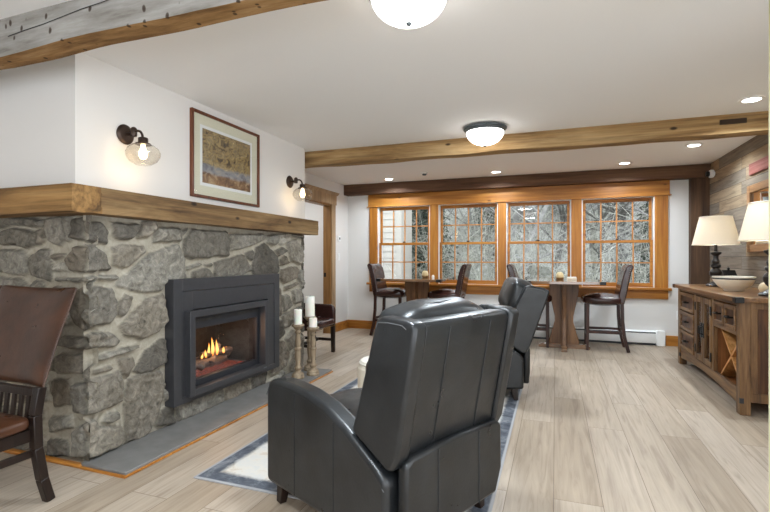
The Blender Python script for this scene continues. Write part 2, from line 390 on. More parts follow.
for i, (a, c) in enumerate(WO):
    w = bpy.data.objects.new('window_%d' % (i+1), None); C.objects.link(w); w['kind'] = 'structure'
    bm = NB(); L = .015
    box(bm, a, a+L, YW-.005, YW+.19, Z0, Z1); box(bm, c-L, c, YW-.005, YW+.19, Z0, Z1); box(bm, a+L, c-L, YW-.005, YW+.19, Z1-L, Z1)
    box(bm, a+L, c-L, YW+.10, YW+.19, Z0, Z0+.012)
    obj('jamb_liner', bm, M_white, w, bevel=.002)
    ZM = 1.435
    sash(w, 'upper_sash', a+L+.008, c-L-.008, ZM-.02, Z1-L-.002, YW+.085, .036, .045, M_pine)
    sash(w, 'lower_sash', a+L+.002, c-L-.002, Z0+.013, ZM+.018, YW+.045, .058, .038, M_pine)
    bm = NB(); xm = (a+c)/2; box(bm, xm-.02, xm+.02, YW+.028, YW+.06, ZM+.018, ZM+.03); bar(bm, (xm-.01, YW+.03, ZM+.034), (xm+.028, YW+.02, ZM+.034), .01, .008)
    obj('sash_lock', bm, M_bronze, w, bevel=.002)
# casings
n = 4
for x0, x1 in [(-2.945,-2.80), (-1.895,-1.759), (-.824,-.701), (.22,.36), (1.287,1.447)]:
    bm = NB(); box(bm, x0, x1, YW-.024, YW, .79, 2.06); struct(obj('trim_%d' % n, bm, M_pinez, bevel=.003)); n += 1
bm = NB(); box(bm, -2.965, 1.465, YW-.03, YW, 2.06, 2.26); box(bm, -2.985, 1.485, YW-.042, YW, 2.052, 2.066)
struct(obj('trim_%d' % n, bm, M_pine, bevel=.003)); n += 1
bm = NB(); box(bm, -2.985, 1.485, YW-.06, YW+.03, .755, .79); struct(obj('trim_%d' % n, bm, M_pine, bevel=.006)); n += 1
bm = NB(); box(bm, -2.945, 1.447, YW-.024, YW, .635, .755); struct(obj('trim_%d' % n, bm, M_pine, bevel=.003)); n += 1
# baseboards
bm = NB(); box(bm, XL, -.93, YW-.018, YW, 0, .14); box(bm, 1.42, XR, YW-.018, YW, 0, .14)
struct(obj('baseboard_far', bm, M_pine, bevel=.003))
bm = NB(); box(bm, XL, XL+.018, DY1+.13, YW-.018, 0, .14); struct(obj('baseboard_left', bm, M_pine, bevel=.003))
# post in the corner
bm = NB(); box(bm, 1.69, XR, YW-.13, YW, 0, 2.26)
tag(obj('timber_post', bm, M_post, bevel=.006), 'dark brown upright timber post in the corner beside the barn-board wall', 'post')

# hewn timbers
def timber(name, x0, x1, y0, y1, z0, z1, mat, rough=.008, seed=1, nx=90, wane=.0):
    bm = NB(); ring = []
    prof = []
    k = 7
    for i in range(k): prof.append((y0+(y1-y0)*i/k, z0))
    for i in range(k): prof.append((y1, z0+(z1-z0)*i/k))
    for i in range(k): prof.append((y1-(y1-y0)*i/k, z1))
    for i in range(k): prof.append((y0, z1-(z1-z0)*i/k))
    for j in range(nx+1):
        x = x0+(x1-x0)*j/nx; r = []
        for (y, z) in prof:
            q = Vector((x*2.1+seed*9, y*14, z*14)); dy = noise.noise(q)*rough+noise.noise(q*3.1)*rough*.5; dz = noise.noise(q+Vector((31,0,0)))*rough
            low = 1 if z < z0+.02 else 0
            wn = wane*max(0, noise.noise(Vector((x*1.3+seed, 2, 0)))+.25)*low
            zz = z if z > z1-.001 else z+dz+wn*.5
            yy = y+dy*(0 if z > z1-.001 else 1)
            r.append(bm.verts.new((x, yy, zz)))
        ring.append(r)
    n = len(prof)
    for a, b in zip(ring, ring[1:]):
        for i in range(n): bm.faces.new((a[i], b[i], b[(i+1) % n], a[(i+1) % n]))
    bm.faces.new(ring[0]); bm.faces.new(ring[-1][::-1])
    return obj(name, bm, mat, angle=50)
def whitewash():
    """grey limewashed front face, raw brown underside, dark cracks and bore holes"""
    t = NT('limewashed_timber'); b = t.add('BsdfPrincipled', Roughness=.9); b.inputs['Specular IOR Level'].default_value = .15
    mp = t.coords((1.4, 9, 9)); nz = t.add('TexNoise', Scale=2, Detail=9, Roughness=.65); t.link(mp, 'Vector', nz, 'Vector')
    lime = t.ramp([(.25, lin(104,98,92)), (.42, lin(140,136,130)), (.6, lin(160,157,152)), (.75, lin(176,174,171))]); t.link(nz, 'Fac', lime, 'Fac')
    raw = t.ramp([(.3, lin(98,72,46)), (.5, lin(150,116,76)), (.7, lin(182,148,106))]); t.link(nz, 'Fac', raw, 'Fac')
    ge = t.add('TexCoord'); sp = t.add('SeparateXYZ'); t.link(ge, 'Normal', sp, 'Vector')       # limewash on the faces, not on the underside
    mr = t.add('MapRange'); mr.inputs['From Min'].default_value = -.75; mr.inputs['From Max'].default_value = -.55; t.link(sp, 'Z', mr, 'Value')
    m = t.add('MixRGB'); t.link(mr, 'Result', m, 'Fac'); t.link(raw, 'Color', m, 'Color1'); t.link(lime, 'Color', m, 'Color2')
    hv = t.coords((14, 14, 9)); v = t.add('TexVoronoi', Scale=1.0); t.link(hv, 'Vector', v, 'Vector')
    hr = t.ramp([(0, (1,1,1,1)), (.12, (.8,.8,.8,1)), (.17, (0,0,0,1))]); t.link(v, 'Distance', hr, 'Fac')
    m2 = t.add('MixRGB'); t.link(hr, 'Color', m2, 'Fac'); t.link(m, 'Color', m2, 'Color1'); m2.inputs['Color2'].default_value = lin(58,44,34)
    t.link(m2, 'Color', b, 'Base Color'); t.link(b, 'BSDF', t.out, 'Surface'); t.bump(nz, 'Fac', .6, .006, b)
    return t.m
o = timber('ceiling_beam', -4.68, 3.49, 1.57, 1.69, 2.237, ZC, whitewash(), .007, 1, wane=.05)
tag(o, 'grey limewashed hewn ceiling beam with dark nail holes, nearest, above the mantel corner', 'beam', 'timber ceiling beams')
bm = NB(); tube(bm, [(-2.62+.13*i, 1.566+.002*math.sin(i), 2.33+.01*i+.002*math.sin(i*2.1)) for i in range(8)], .0022, 6); obj('crack', bm, M_fire, o)
o = timber('ceiling_beam', XL, XR, 4.75, 4.92, 2.265, ZC, M_beam, .009, 5, wane=.03)
tag(o, 'tan hewn ceiling beam with an empty mortise slot, crossing mid room behind the dome light', 'beam', 'timber ceiling beams')
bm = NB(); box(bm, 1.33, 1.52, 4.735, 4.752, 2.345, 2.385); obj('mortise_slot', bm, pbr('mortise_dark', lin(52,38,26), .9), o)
o = timber('ceiling_beam', XL, XR, 7.13, YW, 2.26, ZC, M_beamd, .004, 9)
tag(o, 'smooth dark brown ceiling beam lying along the top of the window wall', 'beam', 'timber ceiling beams')

l = bpy.data.lights.new('hall', 'AREA'); l.shape = 'DISK'; l.size = .3; l.energy = 9; l.color = (.95,.97,1)      # fill light added to brighten the hall, no fixture built
lo = bpy.data.objects.new('hall_lamp', l); C.objects.link(lo); lo.location = (-4.1, 6.0, ZC-.03)
# ---- recessed lights, dome lights
def can(x, y, label):
    t = thing('recessed_ceiling_light', label, 'recessed light', (x, y, ZC), 0, 'recessed ceiling lights')
    bm = NB(); lathe(bm, [(.058,-.002), (.062,-.008), (.085,-.006), (.088,0)], 32); obj('trim_ring', bm, M_white, t)
    bm = NB(); lathe(bm, [(.0,-.0035), (.058,-.0035), (.058,-.001), (0,-.001)], 32); obj('lens', bm, M_can, t)
    l = bpy.data.lights.new('can', 'AREA'); l.shape = 'DISK'; l.size = .11; l.energy = NEAR if y < 2 else CAN; l.color = (.80,.91,1); l.spread = R(150)
    lo = bpy.data.objects.new('can_lamp', l); C.objects.link(lo); lo.location = (x, y, ZC-.012)
CAN = 11; NEAR = 20
can(1.43, 4.36, 'round recessed light on the near side of the tan mid-room beam')
can(1.42, 5.91, 'round recessed light between the two beams, above the sideboard')
can(.843, 6.72, 'round recessed light above the bar table nearer the sideboard')
can(-.79, 6.77, 'round recessed light near the window wall, midway between the two bar tables')
can(-2.43, 6.82, 'round recessed light above the bar table nearer the doorway')
for x, y in ((-.7, .3), (.4, -1.4), (1.9, .4)): can(x, y, 'unseen recessed light added in the near end of the ceiling at (%.1f)' % x if 0 else 'unseen recessed ceiling light added to brighten the near end of the room')  # three unseen lights added to brighten the near end

def dome(y, label):
    t = thing('ceiling_light', label, 'ceiling light', (-.62, y, ZC), 0, 'dome ceiling lights')
    bm = NB(); lathe(bm, [(.0,0), (.14,0), (.2,-.012), (.2,-.022), (.188,-.034), (.18,-.05), (.0,-.05)], 48); obj('pan', bm, M_nickel, t)
    bm = NB(); lathe(bm, [(.172*math.cos(a), -.048-.122*math.sin(a)) for a in [PI/2*i/12 for i in range(13)]], 48); obj('glass_bowl', bm, M_dome, t)
    bm = NB(); lathe(bm, [(.0,-.168), (.012,-.168), (.014,-.174), (.009,-.182), (0,-.184)], 16); obj('finial', bm, M_nickel, t)
    l = bpy.data.lights.new('dome', 'AREA'); l.shape = 'DISK'; l.size = .3; l.energy = DOMEW; l.color = (.80,.91,1)
    lo = bpy.data.objects.new('dome_lamp', l); C.objects.link(lo); lo.location = (-.62, y, ZC-.19)
DOMEW = 22
dome(2.006, 'frosted dome ceiling light cut by the top edge, nearest the limewashed beam')
dome(4.43, 'frosted dome ceiling light with pewter rim just before the tan mid-room beam')
# smoke detector
t = thing('smoke_detector', 'small white and grey detector on ceiling above the doorway-side bar table', 'detector', (-1.77, 6.48, ZC))
bm = NB(); lathe(bm, [(0,0), (.055,0), (.055,-.012), (.045,-.02), (0,-.02)], 24); obj('base', bm, M_white, t)
bm = NB(); lathe(bm, [(0,-.02), (.03,-.02), (.03,-.036), (.02,-.042), (0,-.042)], 20); obj('sensor', bm, M_nickel, t)
# thermostat, switches, outlet, heater
t = thing('mounted_thermostat', 'small square white thermostat on the left wall past the doorway', 'thermostat', (XL, 6.93, 1.52))
bm = NB(); box(bm, 0, .02, -.045, .045, -.045, .045); obj('body', bm, M_white, t, bevel=.006)
bm = NB(); box(bm, .019, .022, -.016, .022, -.018, .018); obj('display', bm, M_iron2, t)
def switch(name, loc, rz, label, kind):
    t = thing(name, label, kind, loc, rz)
    bm = NB(); box(bm, -.038, .038, -.008, 0, -.06, .06); obj('cover_plate', bm, M_white, t, bevel=.002)
    if kind == 'switch':
        bm = NB(); box(bm, -.016, .016, -.012, -.007, -.033, .033); obj('rocker', bm, M_white, t, bevel=.002)
    else:
        for z in (-.02, .02):
            bm = NB(); box(bm, -.016, .016, -.0105, -.007, z-.014, z+.014); s = obj('socket', bm, M_white, t, bevel=.002)
            bm = NB(); box(bm, -.007, -.004, -.0112, -.0104, z-.004, z+.006); box(bm, .004, .007, -.0112, -.0104, z-.004, z+.006); obj('slots', bm, M_iron2, s)
switch('light_switch', (XL, 6.93, 1.22), PI/2, 'white light switch on the left wall directly under the thermostat', 'switch')
switch('light_switch', (-4.7, 8.1, 1.2) if 0 else (-4.08, YW-.3, 1.2), 0, 'white light switch seen through the open doorway on the hall wall', 'switch')
switch('wall_outlet', (1.585, YW, .42), 0, 'white electrical outlet on the window wall above the baseboard by the sideboard', 'outlet')
t = thing('baseboard_heater', 'long low white baseboard heater under the windows behind the bar table', 'heater', (0, YW, 0))
bm = NB(); prism(bm, [(0,.03), (-.06,.03), (-.066,.05), (-.066,.165), (-.05,.185), (-.0,.2)], 'X', -.9, 1.31); obj('cover', bm, M_white, t, bevel=.003)
bm = NB(); box(bm, -.88, 1.29, -.0675, -.055, .168, .18); obj('top_slot', bm, M_iron2, t)
bm = NB(); box(bm, -.88, 1.29, -.064, -.02, .008, .032); obj('bottom_slot', bm, M_iron2, t)
for x in (-.92, 1.35):
    bm = NB(); box(bm, x-.05, x+.05, -.072, 0, 0, .205); obj('end_cap', bm, M_white, t, bevel=.004)
# security camera
t = thing('security_camera', 'small white security camera with black lens high on the barn-board wall', 'camera', (XR, 6.98, 2.27))
bm = NB(); lathe(bm, [(0,0), (.03,0), (.03,-.012), (0,-.012)], 20, axis='X'); obj('mount', bm, M_white, t)
bm = NB(); box(bm, -.06, -.008, -.035, .035, -.05, .05); o = obj('body', bm, M_white, t, bevel=.016, seg=4)
bm = NB(); lathe(bm, [(0,-.095), (.026,-.095), (.034,-.085), (.034,-.058), (0,-.058)], 20, axis='X'); obj('lens', bm, M_black, t)

# ------------------------------------------------------------------ fireplace
FRONT = [[(1.883,1.4),(2.023,1.41),(2.059,1.354),(2.059,1.28),(1.988,1.287),(1.891,1.295)],[(2.091,1.41),(2.275,1.42),(2.27,1.374),(2.228,1.32),(2.154,1.304),(2.101,1.328)],[(2.318,1.436),(2.418,1.457),(2.42,1.392),(2.361,1.334),(2.28,1.331),(2.291,1.375)],[(2.425,1.403),(2.639,1.409),(2.644,1.326),(2.538,1.312),(2.408,1.311)],[(2.097,1.265),(2.173,1.279),(2.345,1.283),(2.339,1.243),(2.224,1.145),(2.173,1.129),(2.11,1.156)],[(1.891,1.268),(1.971,1.27),(2.041,1.214),(2.078,1.148),(2.078,1.123),(1.971,1.11),(1.895,1.128)],[(2.127,1.04),(2.372,1.235),(2.622,1.303),(2.685,1.2),(2.698,1.054),(2.502,1.02),(2.476,0.973),(2.311,0.971),(2.173,1.013)],[(1.899,1.089),(2.126,1.089),(2.119,1.065),(1.905,1.066)],[(1.892,0.976),(1.976,1.027),(2.105,1.019),(2.131,0.945),(2.125,0.849),(2.084,0.801),(1.963,0.794),(1.898,0.787)],[(2.152,0.925),(2.201,0.97),(2.252,0.948),(2.23,0.888),(2.18,0.837),(2.148,0.852)],[(2.159,0.773),(2.245,0.848),(2.35,0.927),(2.493,0.949),(2.511,0.751),(2.432,0.695),(2.32,0.667),(2.187,0.707)],[(1.892,0.743),(1.951,0.761),(2.078,0.748),(2.152,0.688),(2.118,0.664),(1.951,0.665),(1.892,0.688)],[(1.994,0.622),(2.145,0.636),(2.275,0.636),(2.267,0.613),(2.105,0.6),(2.0,0.596)],[(2.249,0.469),(2.35,0.578),(2.476,0.644),(2.511,0.638),(2.52,0.476),(2.383,0.438),(2.287,0.441)],[(2.134,0.573),(2.245,0.566),(2.245,0.506),(2.193,0.436),(2.159,0.481)],[(1.978,0.543),(2.094,0.546),(2.097,0.524),(1.978,0.523)],[(1.913,0.491),(2.142,0.5),(2.175,0.418),(2.175,0.301),(1.978,0.289),(1.913,0.297)],[(2.039,0.221),(2.062,0.263),(2.142,0.255),(2.142,0.209),(2.078,0.199)],[(1.905,0.258),(1.978,0.256),(2.008,0.197),(2.151,0.162),(2.164,0.085),(2.142,0.035),(1.963,0.034),(1.92,0.039)],[(2.201,0.426),(2.29,0.443),(2.472,0.431),(2.502,0.321),(2.462,0.17),(2.383,0.037),(2.272,0.023),(2.185,0.033),(2.185,0.21)],[(2.472,0.15),(2.577,0.167),(2.588,0.031),(2.45,0.046),(2.425,0.07)],[(2.611,0.164),(3.102,0.159),(3.115,0.025),(2.611,0.014)],[(3.139,0.157),(3.446,0.158),(3.474,0.027),(3.139,0.018)],[(3.489,0.157),(3.72,0.168),(3.703,0.022),(3.504,0.019)],[(3.496,1.084),(3.554,1.291),(3.703,1.34),(3.905,1.222),(3.919,1.073),(3.853,0.959),(3.526,1.029)],[(2.672,1.331),(2.758,1.406),(3.154,1.42),(3.189,1.35),(3.177,1.22),(2.946,1.203),(2.758,1.189),(2.672,1.224)],[(2.662,1.401),(2.727,1.418),(2.672,1.367)],[(3.202,1.398),(3.675,1.421),(3.687,1.368),(3.496,1.316),(3.215,1.26)],[(3.72,1.406),(3.87,1.431),(3.894,1.356),(3.836,1.32),(3.736,1.341)],[(3.901,1.432),(4.114,1.452),(4.134,1.384),(3.97,1.329),(3.908,1.356)],[(4.153,1.444),(4.369,1.454),(4.364,1.414),(4.19,1.417)],[(4.06,1.341),(4.229,1.387),(4.385,1.318),(4.381,1.162),(4.308,1.132),(4.153,1.174)],[(3.868,1.27),(3.97,1.309),(4.06,1.263),(3.936,1.22)],[(3.936,1.127),(3.954,1.185),(4.041,1.22),(4.114,1.145)],[(3.954,1.089),(4.229,1.113),(4.276,1.081),(4.229,0.981),(4.006,0.941),(3.943,0.993)],[(4.288,1.081),(4.369,1.079),(4.381,0.932),(4.348,0.893),(4.288,0.979)],[(4.006,0.913),(4.268,0.938),(4.268,0.912),(4.025,0.885)],[(3.013,1.157),(3.106,1.188),(3.358,1.237),(3.489,1.084),(3.228,1.024),(3.013,1.025)],[(2.768,1.094),(2.903,1.115),(2.957,1.081),(2.968,1.035),(2.778,1.035)],[(2.707,1.132),(2.851,1.151),(2.851,1.135),(2.717,1.119)],[(2.895,1.15),(2.99,1.149),(2.984,1.129),(2.906,1.134)],[(3.399,1.246),(3.511,1.265),(3.496,1.169),(3.44,1.195)],[(3.968,0.836),(4.105,0.826),(4.166,0.72),(4.012,0.667)],[(4.166,0.857),(4.369,0.879),(4.381,0.718),(4.202,0.734)],[(3.981,0.638),(4.202,0.682),(4.202,0.561),(4.135,0.502),(4.012,0.502)],[(4.231,0.679),(4.364,0.683),(4.364,0.538),(4.241,0.532)],[(3.802,0.914),(3.922,0.906),(3.95,0.629),(3.802,0.646)],[(3.802,0.611),(3.976,0.589),(4.012,0.452),(3.922,0.401),(3.785,0.424)],[(3.785,0.376),(4.012,0.369),(4.105,0.235),(4.041,0.117),(3.785,0.077)],[(4.041,0.397),(4.166,0.464),(4.231,0.402),(4.135,0.249)],[(4.241,0.344),(4.364,0.377),(4.364,0.025),(4.182,-0.007),(4.124,0.078)],[(3.736,0.014),(3.994,0.077),(3.994,0.008),(3.752,-0.028)]]
SIDE = [[(-3.371,1.367),(-3.226,1.389),(-3.017,1.366),(-3.021,1.28),(-3.119,1.27),(-3.371,1.29)],[(-3.009,1.378),(-2.951,1.377),(-2.942,1.308),(-2.985,1.28),(-3.014,1.28)],[(-2.926,1.377),(-2.901,1.449),(-2.788,1.446),(-2.764,1.317),(-2.804,1.278),(-2.885,1.291)],[(-2.773,1.445),(-2.709,1.449),(-2.718,1.307),(-2.757,1.301)],[(-2.694,1.437),(-2.615,1.446),(-2.599,1.305),(-2.694,1.316)],[(-3.371,1.255),(-3.154,1.247),(-3.085,1.195),(-3.103,1.113),(-3.154,1.09),(-3.371,1.11)],[(-3.051,1.206),(-2.985,1.252),(-2.893,1.252),(-2.877,1.152),(-2.909,1.06),(-3.043,1.092)],[(-2.877,1.23),(-2.773,1.226),(-2.78,1.206),(-2.87,1.195)],[(-2.877,1.152),(-2.757,1.179),(-2.74,1.118),(-2.87,1.122)],[(-2.732,1.184),(-2.663,1.266),(-2.599,1.255),(-2.599,1.119),(-2.702,1.118)],[(-2.87,1.077),(-2.615,1.077),(-2.623,1.056),(-2.836,1.052)],[(-3.371,1.075),(-3.172,1.068),(-3.094,1.033),(-3.141,0.988),(-3.371,0.982)],[(-3.371,1.47),(-2.958,1.438),(-2.976,1.396),(-3.245,1.409),(-3.371,1.393)],[(-2.682,0.987),(-2.599,1.025),(-2.591,0.779),(-2.665,0.805),(-2.732,0.926)],[(-2.783,0.727),(-2.599,0.738),(-2.599,0.668),(-2.8,0.654)],[(-2.809,0.618),(-2.599,0.639),(-2.599,0.516),(-2.809,0.504)],[(-2.87,0.456),(-2.732,0.48),(-2.732,0.314),(-2.87,0.287)],[(-2.69,0.443),(-2.591,0.464),(-2.591,0.277),(-2.69,0.289)],[(-2.896,0.235),(-2.732,0.254),(-2.715,0.191),(-2.87,0.141)],[(-2.69,0.177),(-2.583,0.231),(-2.574,0.034),(-2.69,0.017)],[(-2.913,0.093),(-2.749,0.097),(-2.749,0.008),(-2.913,-0.016)]]
def vnoise(x, y, seed):
    """smooth value noise on arrays"""
    xi, yi = np.floor(x).astype(int), np.floor(y).astype(int); fx, fy = x-xi, y-yi
    fx, fy = fx*fx*(3-2*fx), fy*fy*(3-2*fy)
    h = lambda a, b: (np.sin(a*127.1+b*311.7+seed*74.7)*43758.5453) % 1.0
    return (h(xi,yi)*(1-fx)+h(xi+1,yi)*fx)*(1-fy)+(h(xi,yi+1)*(1-fx)+h(xi+1,yi+1)*fx)*fy-.5
def fbm(x, y, seed, oct=4):
    s = 0; a = 1
    for i in range(oct): s = s+vnoise(x*2**i, y*2**i, seed+i)*a; a *= .55
    return s
def poly_sdf(px, py, pts):
    d = np.full(px.shape, 1e9); ins = np.zeros(px.shape, bool); n = len(pts)
    for i in range(n):
        ax, ay = pts[i]; bx, by = pts[(i+1) % n]; ex, ey = bx-ax, by-ay
        t = np.clip(((px-ax)*ex+(py-ay)*ey)/(ex*ex+ey*ey+1e-12), 0, 1)
        d = np.minimum(d, np.hypot(px-ax-t*ex, py-ay-t*ey))
        c = ((ay > py) != (by > py)) & (px < (bx-ax)*(py-ay)/(by-ay+1e-12)+ax); ins ^= c
    return np.where(ins, d, -d)
def stone_face(name, polys, u0, u1, z0, z1, place, parent, seed, mat, res=.0075, fill=True, hole=None):
    nu, nz = int((u1-u0)/res), int((z1-z0)/res)
    U, Z = np.meshgrid(np.linspace(u0, u1, nu), np.linspace(z0, z1, nz))
    wu = U+fbm(U*9, Z*9, seed)*.018; wz = Z+fbm(U*9+50, Z*9, seed+9)*.018
    best = np.full(U.shape, -1.0); idx = np.full(U.shape, -1)
    rs = np.random.RandomState(seed); polys = list(polys)
    if fill:                                        # rubble where no stone was measured
        for tries in range(1500):
            cu, cz = rs.uniform(u0, u1), rs.uniform(z0+.03, z1-.03)
            d = max([float(poly_sdf(np.array([cu]), np.array([cz]), p)[0]) for p in polys])
            if d < -.055:
                r = min(.17, -d-.012); k = rs.randint(5, 8); a0 = rs.uniform(0, 6)
                polys.append([(cu+r*1.15*math.cos(a0+2*PI*i/k)*rs.uniform(.8,1.1), cz+r*math.sin(a0+2*PI*i/k)*rs.uniform(.75,1.05)) for i in range(k)])
    for i, p in enumerate(polys):
        pu = [q[0] for q in p]; pz = [q[1] for q in p]
        m = (U > min(pu)-.06) & (U < max(pu)+.06) & (Z > min(pz)-.06) & (Z < max(pz)+.06)
        if not m.any(): continue
        d = poly_sdf(wu[m], wz[m], p); b = best[m]; k = idx[m]; g = d > b
        b[g] = d[g]; k[g] = i; best[m] = b; idx[m] = k
    n = len(polys); tone = rs.uniform(0, 1, n); ht = rs.uniform(.03, .055, n); tu = rs.uniform(-.06, .06, n); tz = rs.uniform(-.06, .06, n)
    cu = np.array([sum(q[0] for q in p)/len(p) for p in polys]); cz = np.array([sum(q[1] for q in p)/len(p) for p in polys])
    warm = rs.uniform(0, 1, n); ang = rs.uniform(-.9, .9, n)
    j = np.maximum(idx, 0); edge = np.clip((best+.010)/.022, 0, 1); edge = edge*edge*(3-2*edge)
    plane = (U-cu[j])*tu[j]+(Z-cz[j])*tz[j]
    lu = U*np.cos(ang[j])+Z*np.sin(ang[j]); lz = -U*np.sin(ang[j])+Z*np.cos(ang[j])
    strat = fbm(lu*6+j*3.3, lz*38, seed+3, 3)*.009
    h = edge*(ht[j]+plane+strat+fbm(U*22, Z*22, seed+4)*.011)+(1-edge)*fbm(U*30, Z*30, seed+5)*.004
    mask = np.clip((best+.006)/.005, 0, 1)
    X, Y, ZZ = place(U, Z, h)
    co = np.stack([X, Y, ZZ], -1).reshape(-1, 3)
    I = np.arange(nu*nz).reshape(nz, nu)
    fc = np.stack([I[:-1,:-1], I[:-1,1:], I[1:,1:], I[1:,:-1]], -1).reshape(-1, 4)
    if hole:                                        # the firebox opening
        fu = U.reshape(-1)[fc].mean(1); fz = Z.reshape(-1)[fc].mean(1)
        fc = fc[~((fu > hole[0]) & (fu < hole[1]) & (fz > hole[2]) & (fz < hole[3]))]
    me = bpy.data.meshes.new(name); me.from_pydata(co.tolist(), [], fc.tolist())
    at = me.color_attributes.new('stone', 'FLOAT_COLOR', 'POINT')
    col = np.stack([tone[j], mask, warm[j], (ang[j]+1)/2], -1).reshape(-1); at.data.foreach_set('color', col.astype(np.float32))
    me.materials.append(mat); me.shade_smooth()
    o = bpy.data.objects.new(name, me); C.objects.link(o); o.parent = parent; return o
def stone_mat():
    t = NT('fieldstone_and_mortar'); b = t.add('BsdfPrincipled', Roughness=.85); b.inputs['Specular IOR Level'].default_value = .25
    a = t.add('VertexColor', layer_name='stone'); sp = t.add('SeparateColor'); t.link(a, 'Color', sp, 'Color')
    base = t.ramp([(0, lin(92,88,82)), (.25, lin(122,118,110)), (.5, lin(142,139,131)), (.75, lin(116,108,97)), (1, lin(172,168,158))]); t.link(sp, 'Red', base, 'Fac')
    mp = t.coords((1,1,1)); n1 = t.add('TexNoise', Scale=19, Detail=10, Roughness=.74, Distortion=1.1); t.link(mp, 'Vector', n1, 'Vector')
    g1 = t.ramp([(.3, (.22,.21,.2,1)), (.46, (.8,.79,.77,1)), (.56, (1.12,1.11,1.09,1)), (.7, (1.75,1.74,1.7,1))]); t.link(n1, 'Fac', g1, 'Fac')
    m1 = t.add('MixRGB', blend_type='MULTIPLY', Fac=.9); t.link(base, 'Color', m1, 'Color1'); t.link(g1, 'Color', m1, 'Color2')
    n3 = t.add('TexNoise', Scale=5, Detail=4); t.link(mp, 'Vector', n3, 'Vector')
    g3 = t.ramp([(.35, (.8,.77,.72,1)), (.65, (1.12,1.11,1.1,1))]); t.link(n3, 'Fac', g3, 'Fac')
    m3 = t.add('MixRGB', blend_type='MULTIPLY', Fac=.8); t.link(m1, 'Color', m3, 'Color1'); t.link(g3, 'Color', m3, 'Color2')
    mor = t.ramp([(.3, lin(154,146,130)), (.7, lin(186,179,163))]); t.link(n1, 'Fac', mor, 'Fac')
    m2 = t.add('MixRGB'); t.link(sp, 'Green', m2, 'Fac'); t.link(mor, 'Color', m2, 'Color1'); t.link(m3, 'Color', m2, 'Color2')
    t.link(m2, 'Color', b, 'Base Color'); t.link(b, 'BSDF', t.out, 'Surface'); t.bump(n1, 'Fac', .8, .012, b)
    return t.m
MS = stone_mat()
fp = thing('stone_fireplace', 'tall fieldstone fireplace of grey stones with pale mortar under the timber mantel', 'fireplace', (-2.65, 3.27, 0))
inv = Matrix.Translation((2.65, -3.27, 0))
def fpo(o):
    o.parent = fp; o.matrix_parent_inverse = inv; return o
fpo(stone_face('stone_facing', FRONT, 1.925, 4.386, .0, 1.465, lambda U, Z, h: (-2.562+h, U, Z), None, 3, MS, hole=(2.655, 3.57, .21, .81)))
fpo(stone_face('stone_side', SIDE, -3.9, -2.515, .0, 1.465, lambda U, Z, h: (U, 1.982-h, Z), None, 5, MS))
fpo(stone_face('stone_side', [[(-3.0,.5),(-2.8,.5),(-2.8,.7),(-3.0,.66)]], -3.34, -2.54, .0, 1.465, lambda U, Z, h: (U, 4.366+h, Z), None, 8, MS, .012))
bm = NB(); box(bm, -3.34, -2.60, 4.33, 4.36, 0, 1.46); 
fpo(obj('stone_core', bm, pbr('mortar', lin(170,163,148), .9)))
bm = NB(); box(bm, -2.55, -2.205, 1.90, 4.40, .008, .028); fpo(obj('hearth_slab', bm, M_slate, bevel=.004))
bm = NB(); box(bm, -2.23, -2.195, 1.885, 4.41, 0, .0125); box(bm, -2.54, -2.23, 1.885, 1.90, 0, .0125)
fpo(obj('hearth_edging', bm, M_pine, bevel=.002))
bm = NB(); box(bm, -3.9, -2.54, 1.885, 1.92, 0, .02); struct(obj('trim_20', bm, M_pine, bevel=.006))
# mantel: a long front timber mitred to a side return
def mantel():
    t = thing('mantel_shelf', 'thick rustic timber mantel wrapping the top corner of the stone fireplace', 'mantel', (-2.6, 3.2, 1.46))
    o = timber('front_timber', 1.925, 4.505, 0, .235, 0, .15, M_mantelx, .005, 3)
    me = o.data
    for v in me.vertices:
        x, y, z = v.co; e = max(0, 1-(x-1.80)/.3)*.17*0
        v.co = (-2.655+y, x, z+1.451)
    me.materials[0] = M_mantel; me.flip_normals()
    o.parent = t; o.matrix_parent_inverse = Matrix.Translation((2.6,-3.2,-1.46))
    o = timber('side_timber', -3.95, -2.42, 1.754, 1.93, 1.451, 1.601, M_mantelx, .005, 4)
    o.parent = t; o.matrix_parent_inverse = Matrix.Translation((2.6,-3.2,-1.46))
mantel()

# gas insert; local frame: origin on the wall plane, x = out into the room (world X), y = world Y
t = thing('fireplace_insert', 'dark grey gas fireplace insert burning in the stone surround', 'fireplace insert', (-2.53, 3.175, .042)); t.scale = (.965,.965,.965)
def frame(bm, y0, y1, z0, z1, wy, wz, x0, x1, wz1=None):
    wz1 = wz1 or wz
    box(bm, x0, x1, y0, y0+wy, z0, z1); box(bm, x0, x1, y1-wy, y1, z0, z1)
    box(bm, x0, x1, y0+wy, y1-wy, z0, z0+wz); box(bm, x0, x1, y0+wy, y1-wy, z1-wz1, z1)
bm = NB(); frame(bm, -.68, .68, .125, 1.045, .085, .05, -.03, .055, .09); obj('surround', bm, M_iron, t, bevel=.002)
bm = NB(); frame(bm, -.592, .592, .125, .952, .10, .05, -.03, .048, .14); obj('inner_panel', bm, M_iron, t, bevel=.002)
bm = NB(); frame(bm, -.565, .435, .165, .805, .055, .05, .0, .098, .05); dfr = obj('door_frame', bm, M_iron, t, bevel=.003)
bm = NB(); frame(bm, -.51, .38, .215, .755, .035, .05, -.02, .03, .1)
obj('glass_frame', bm, M_iron2, t, bevel=.002)
for y0, y1 in ((-.47,-.15), (.06,.35)):
    bm = NB(); box(bm, .028, .032, y0, y1, .705, .728); obj('louver_slot', bm, M_fire, t)
bm = NB(); box(bm, .004, .008, -.475, .345, .265, .655); obj('glass_panel', bm, M_firebox_glass, t)
bm = NB()
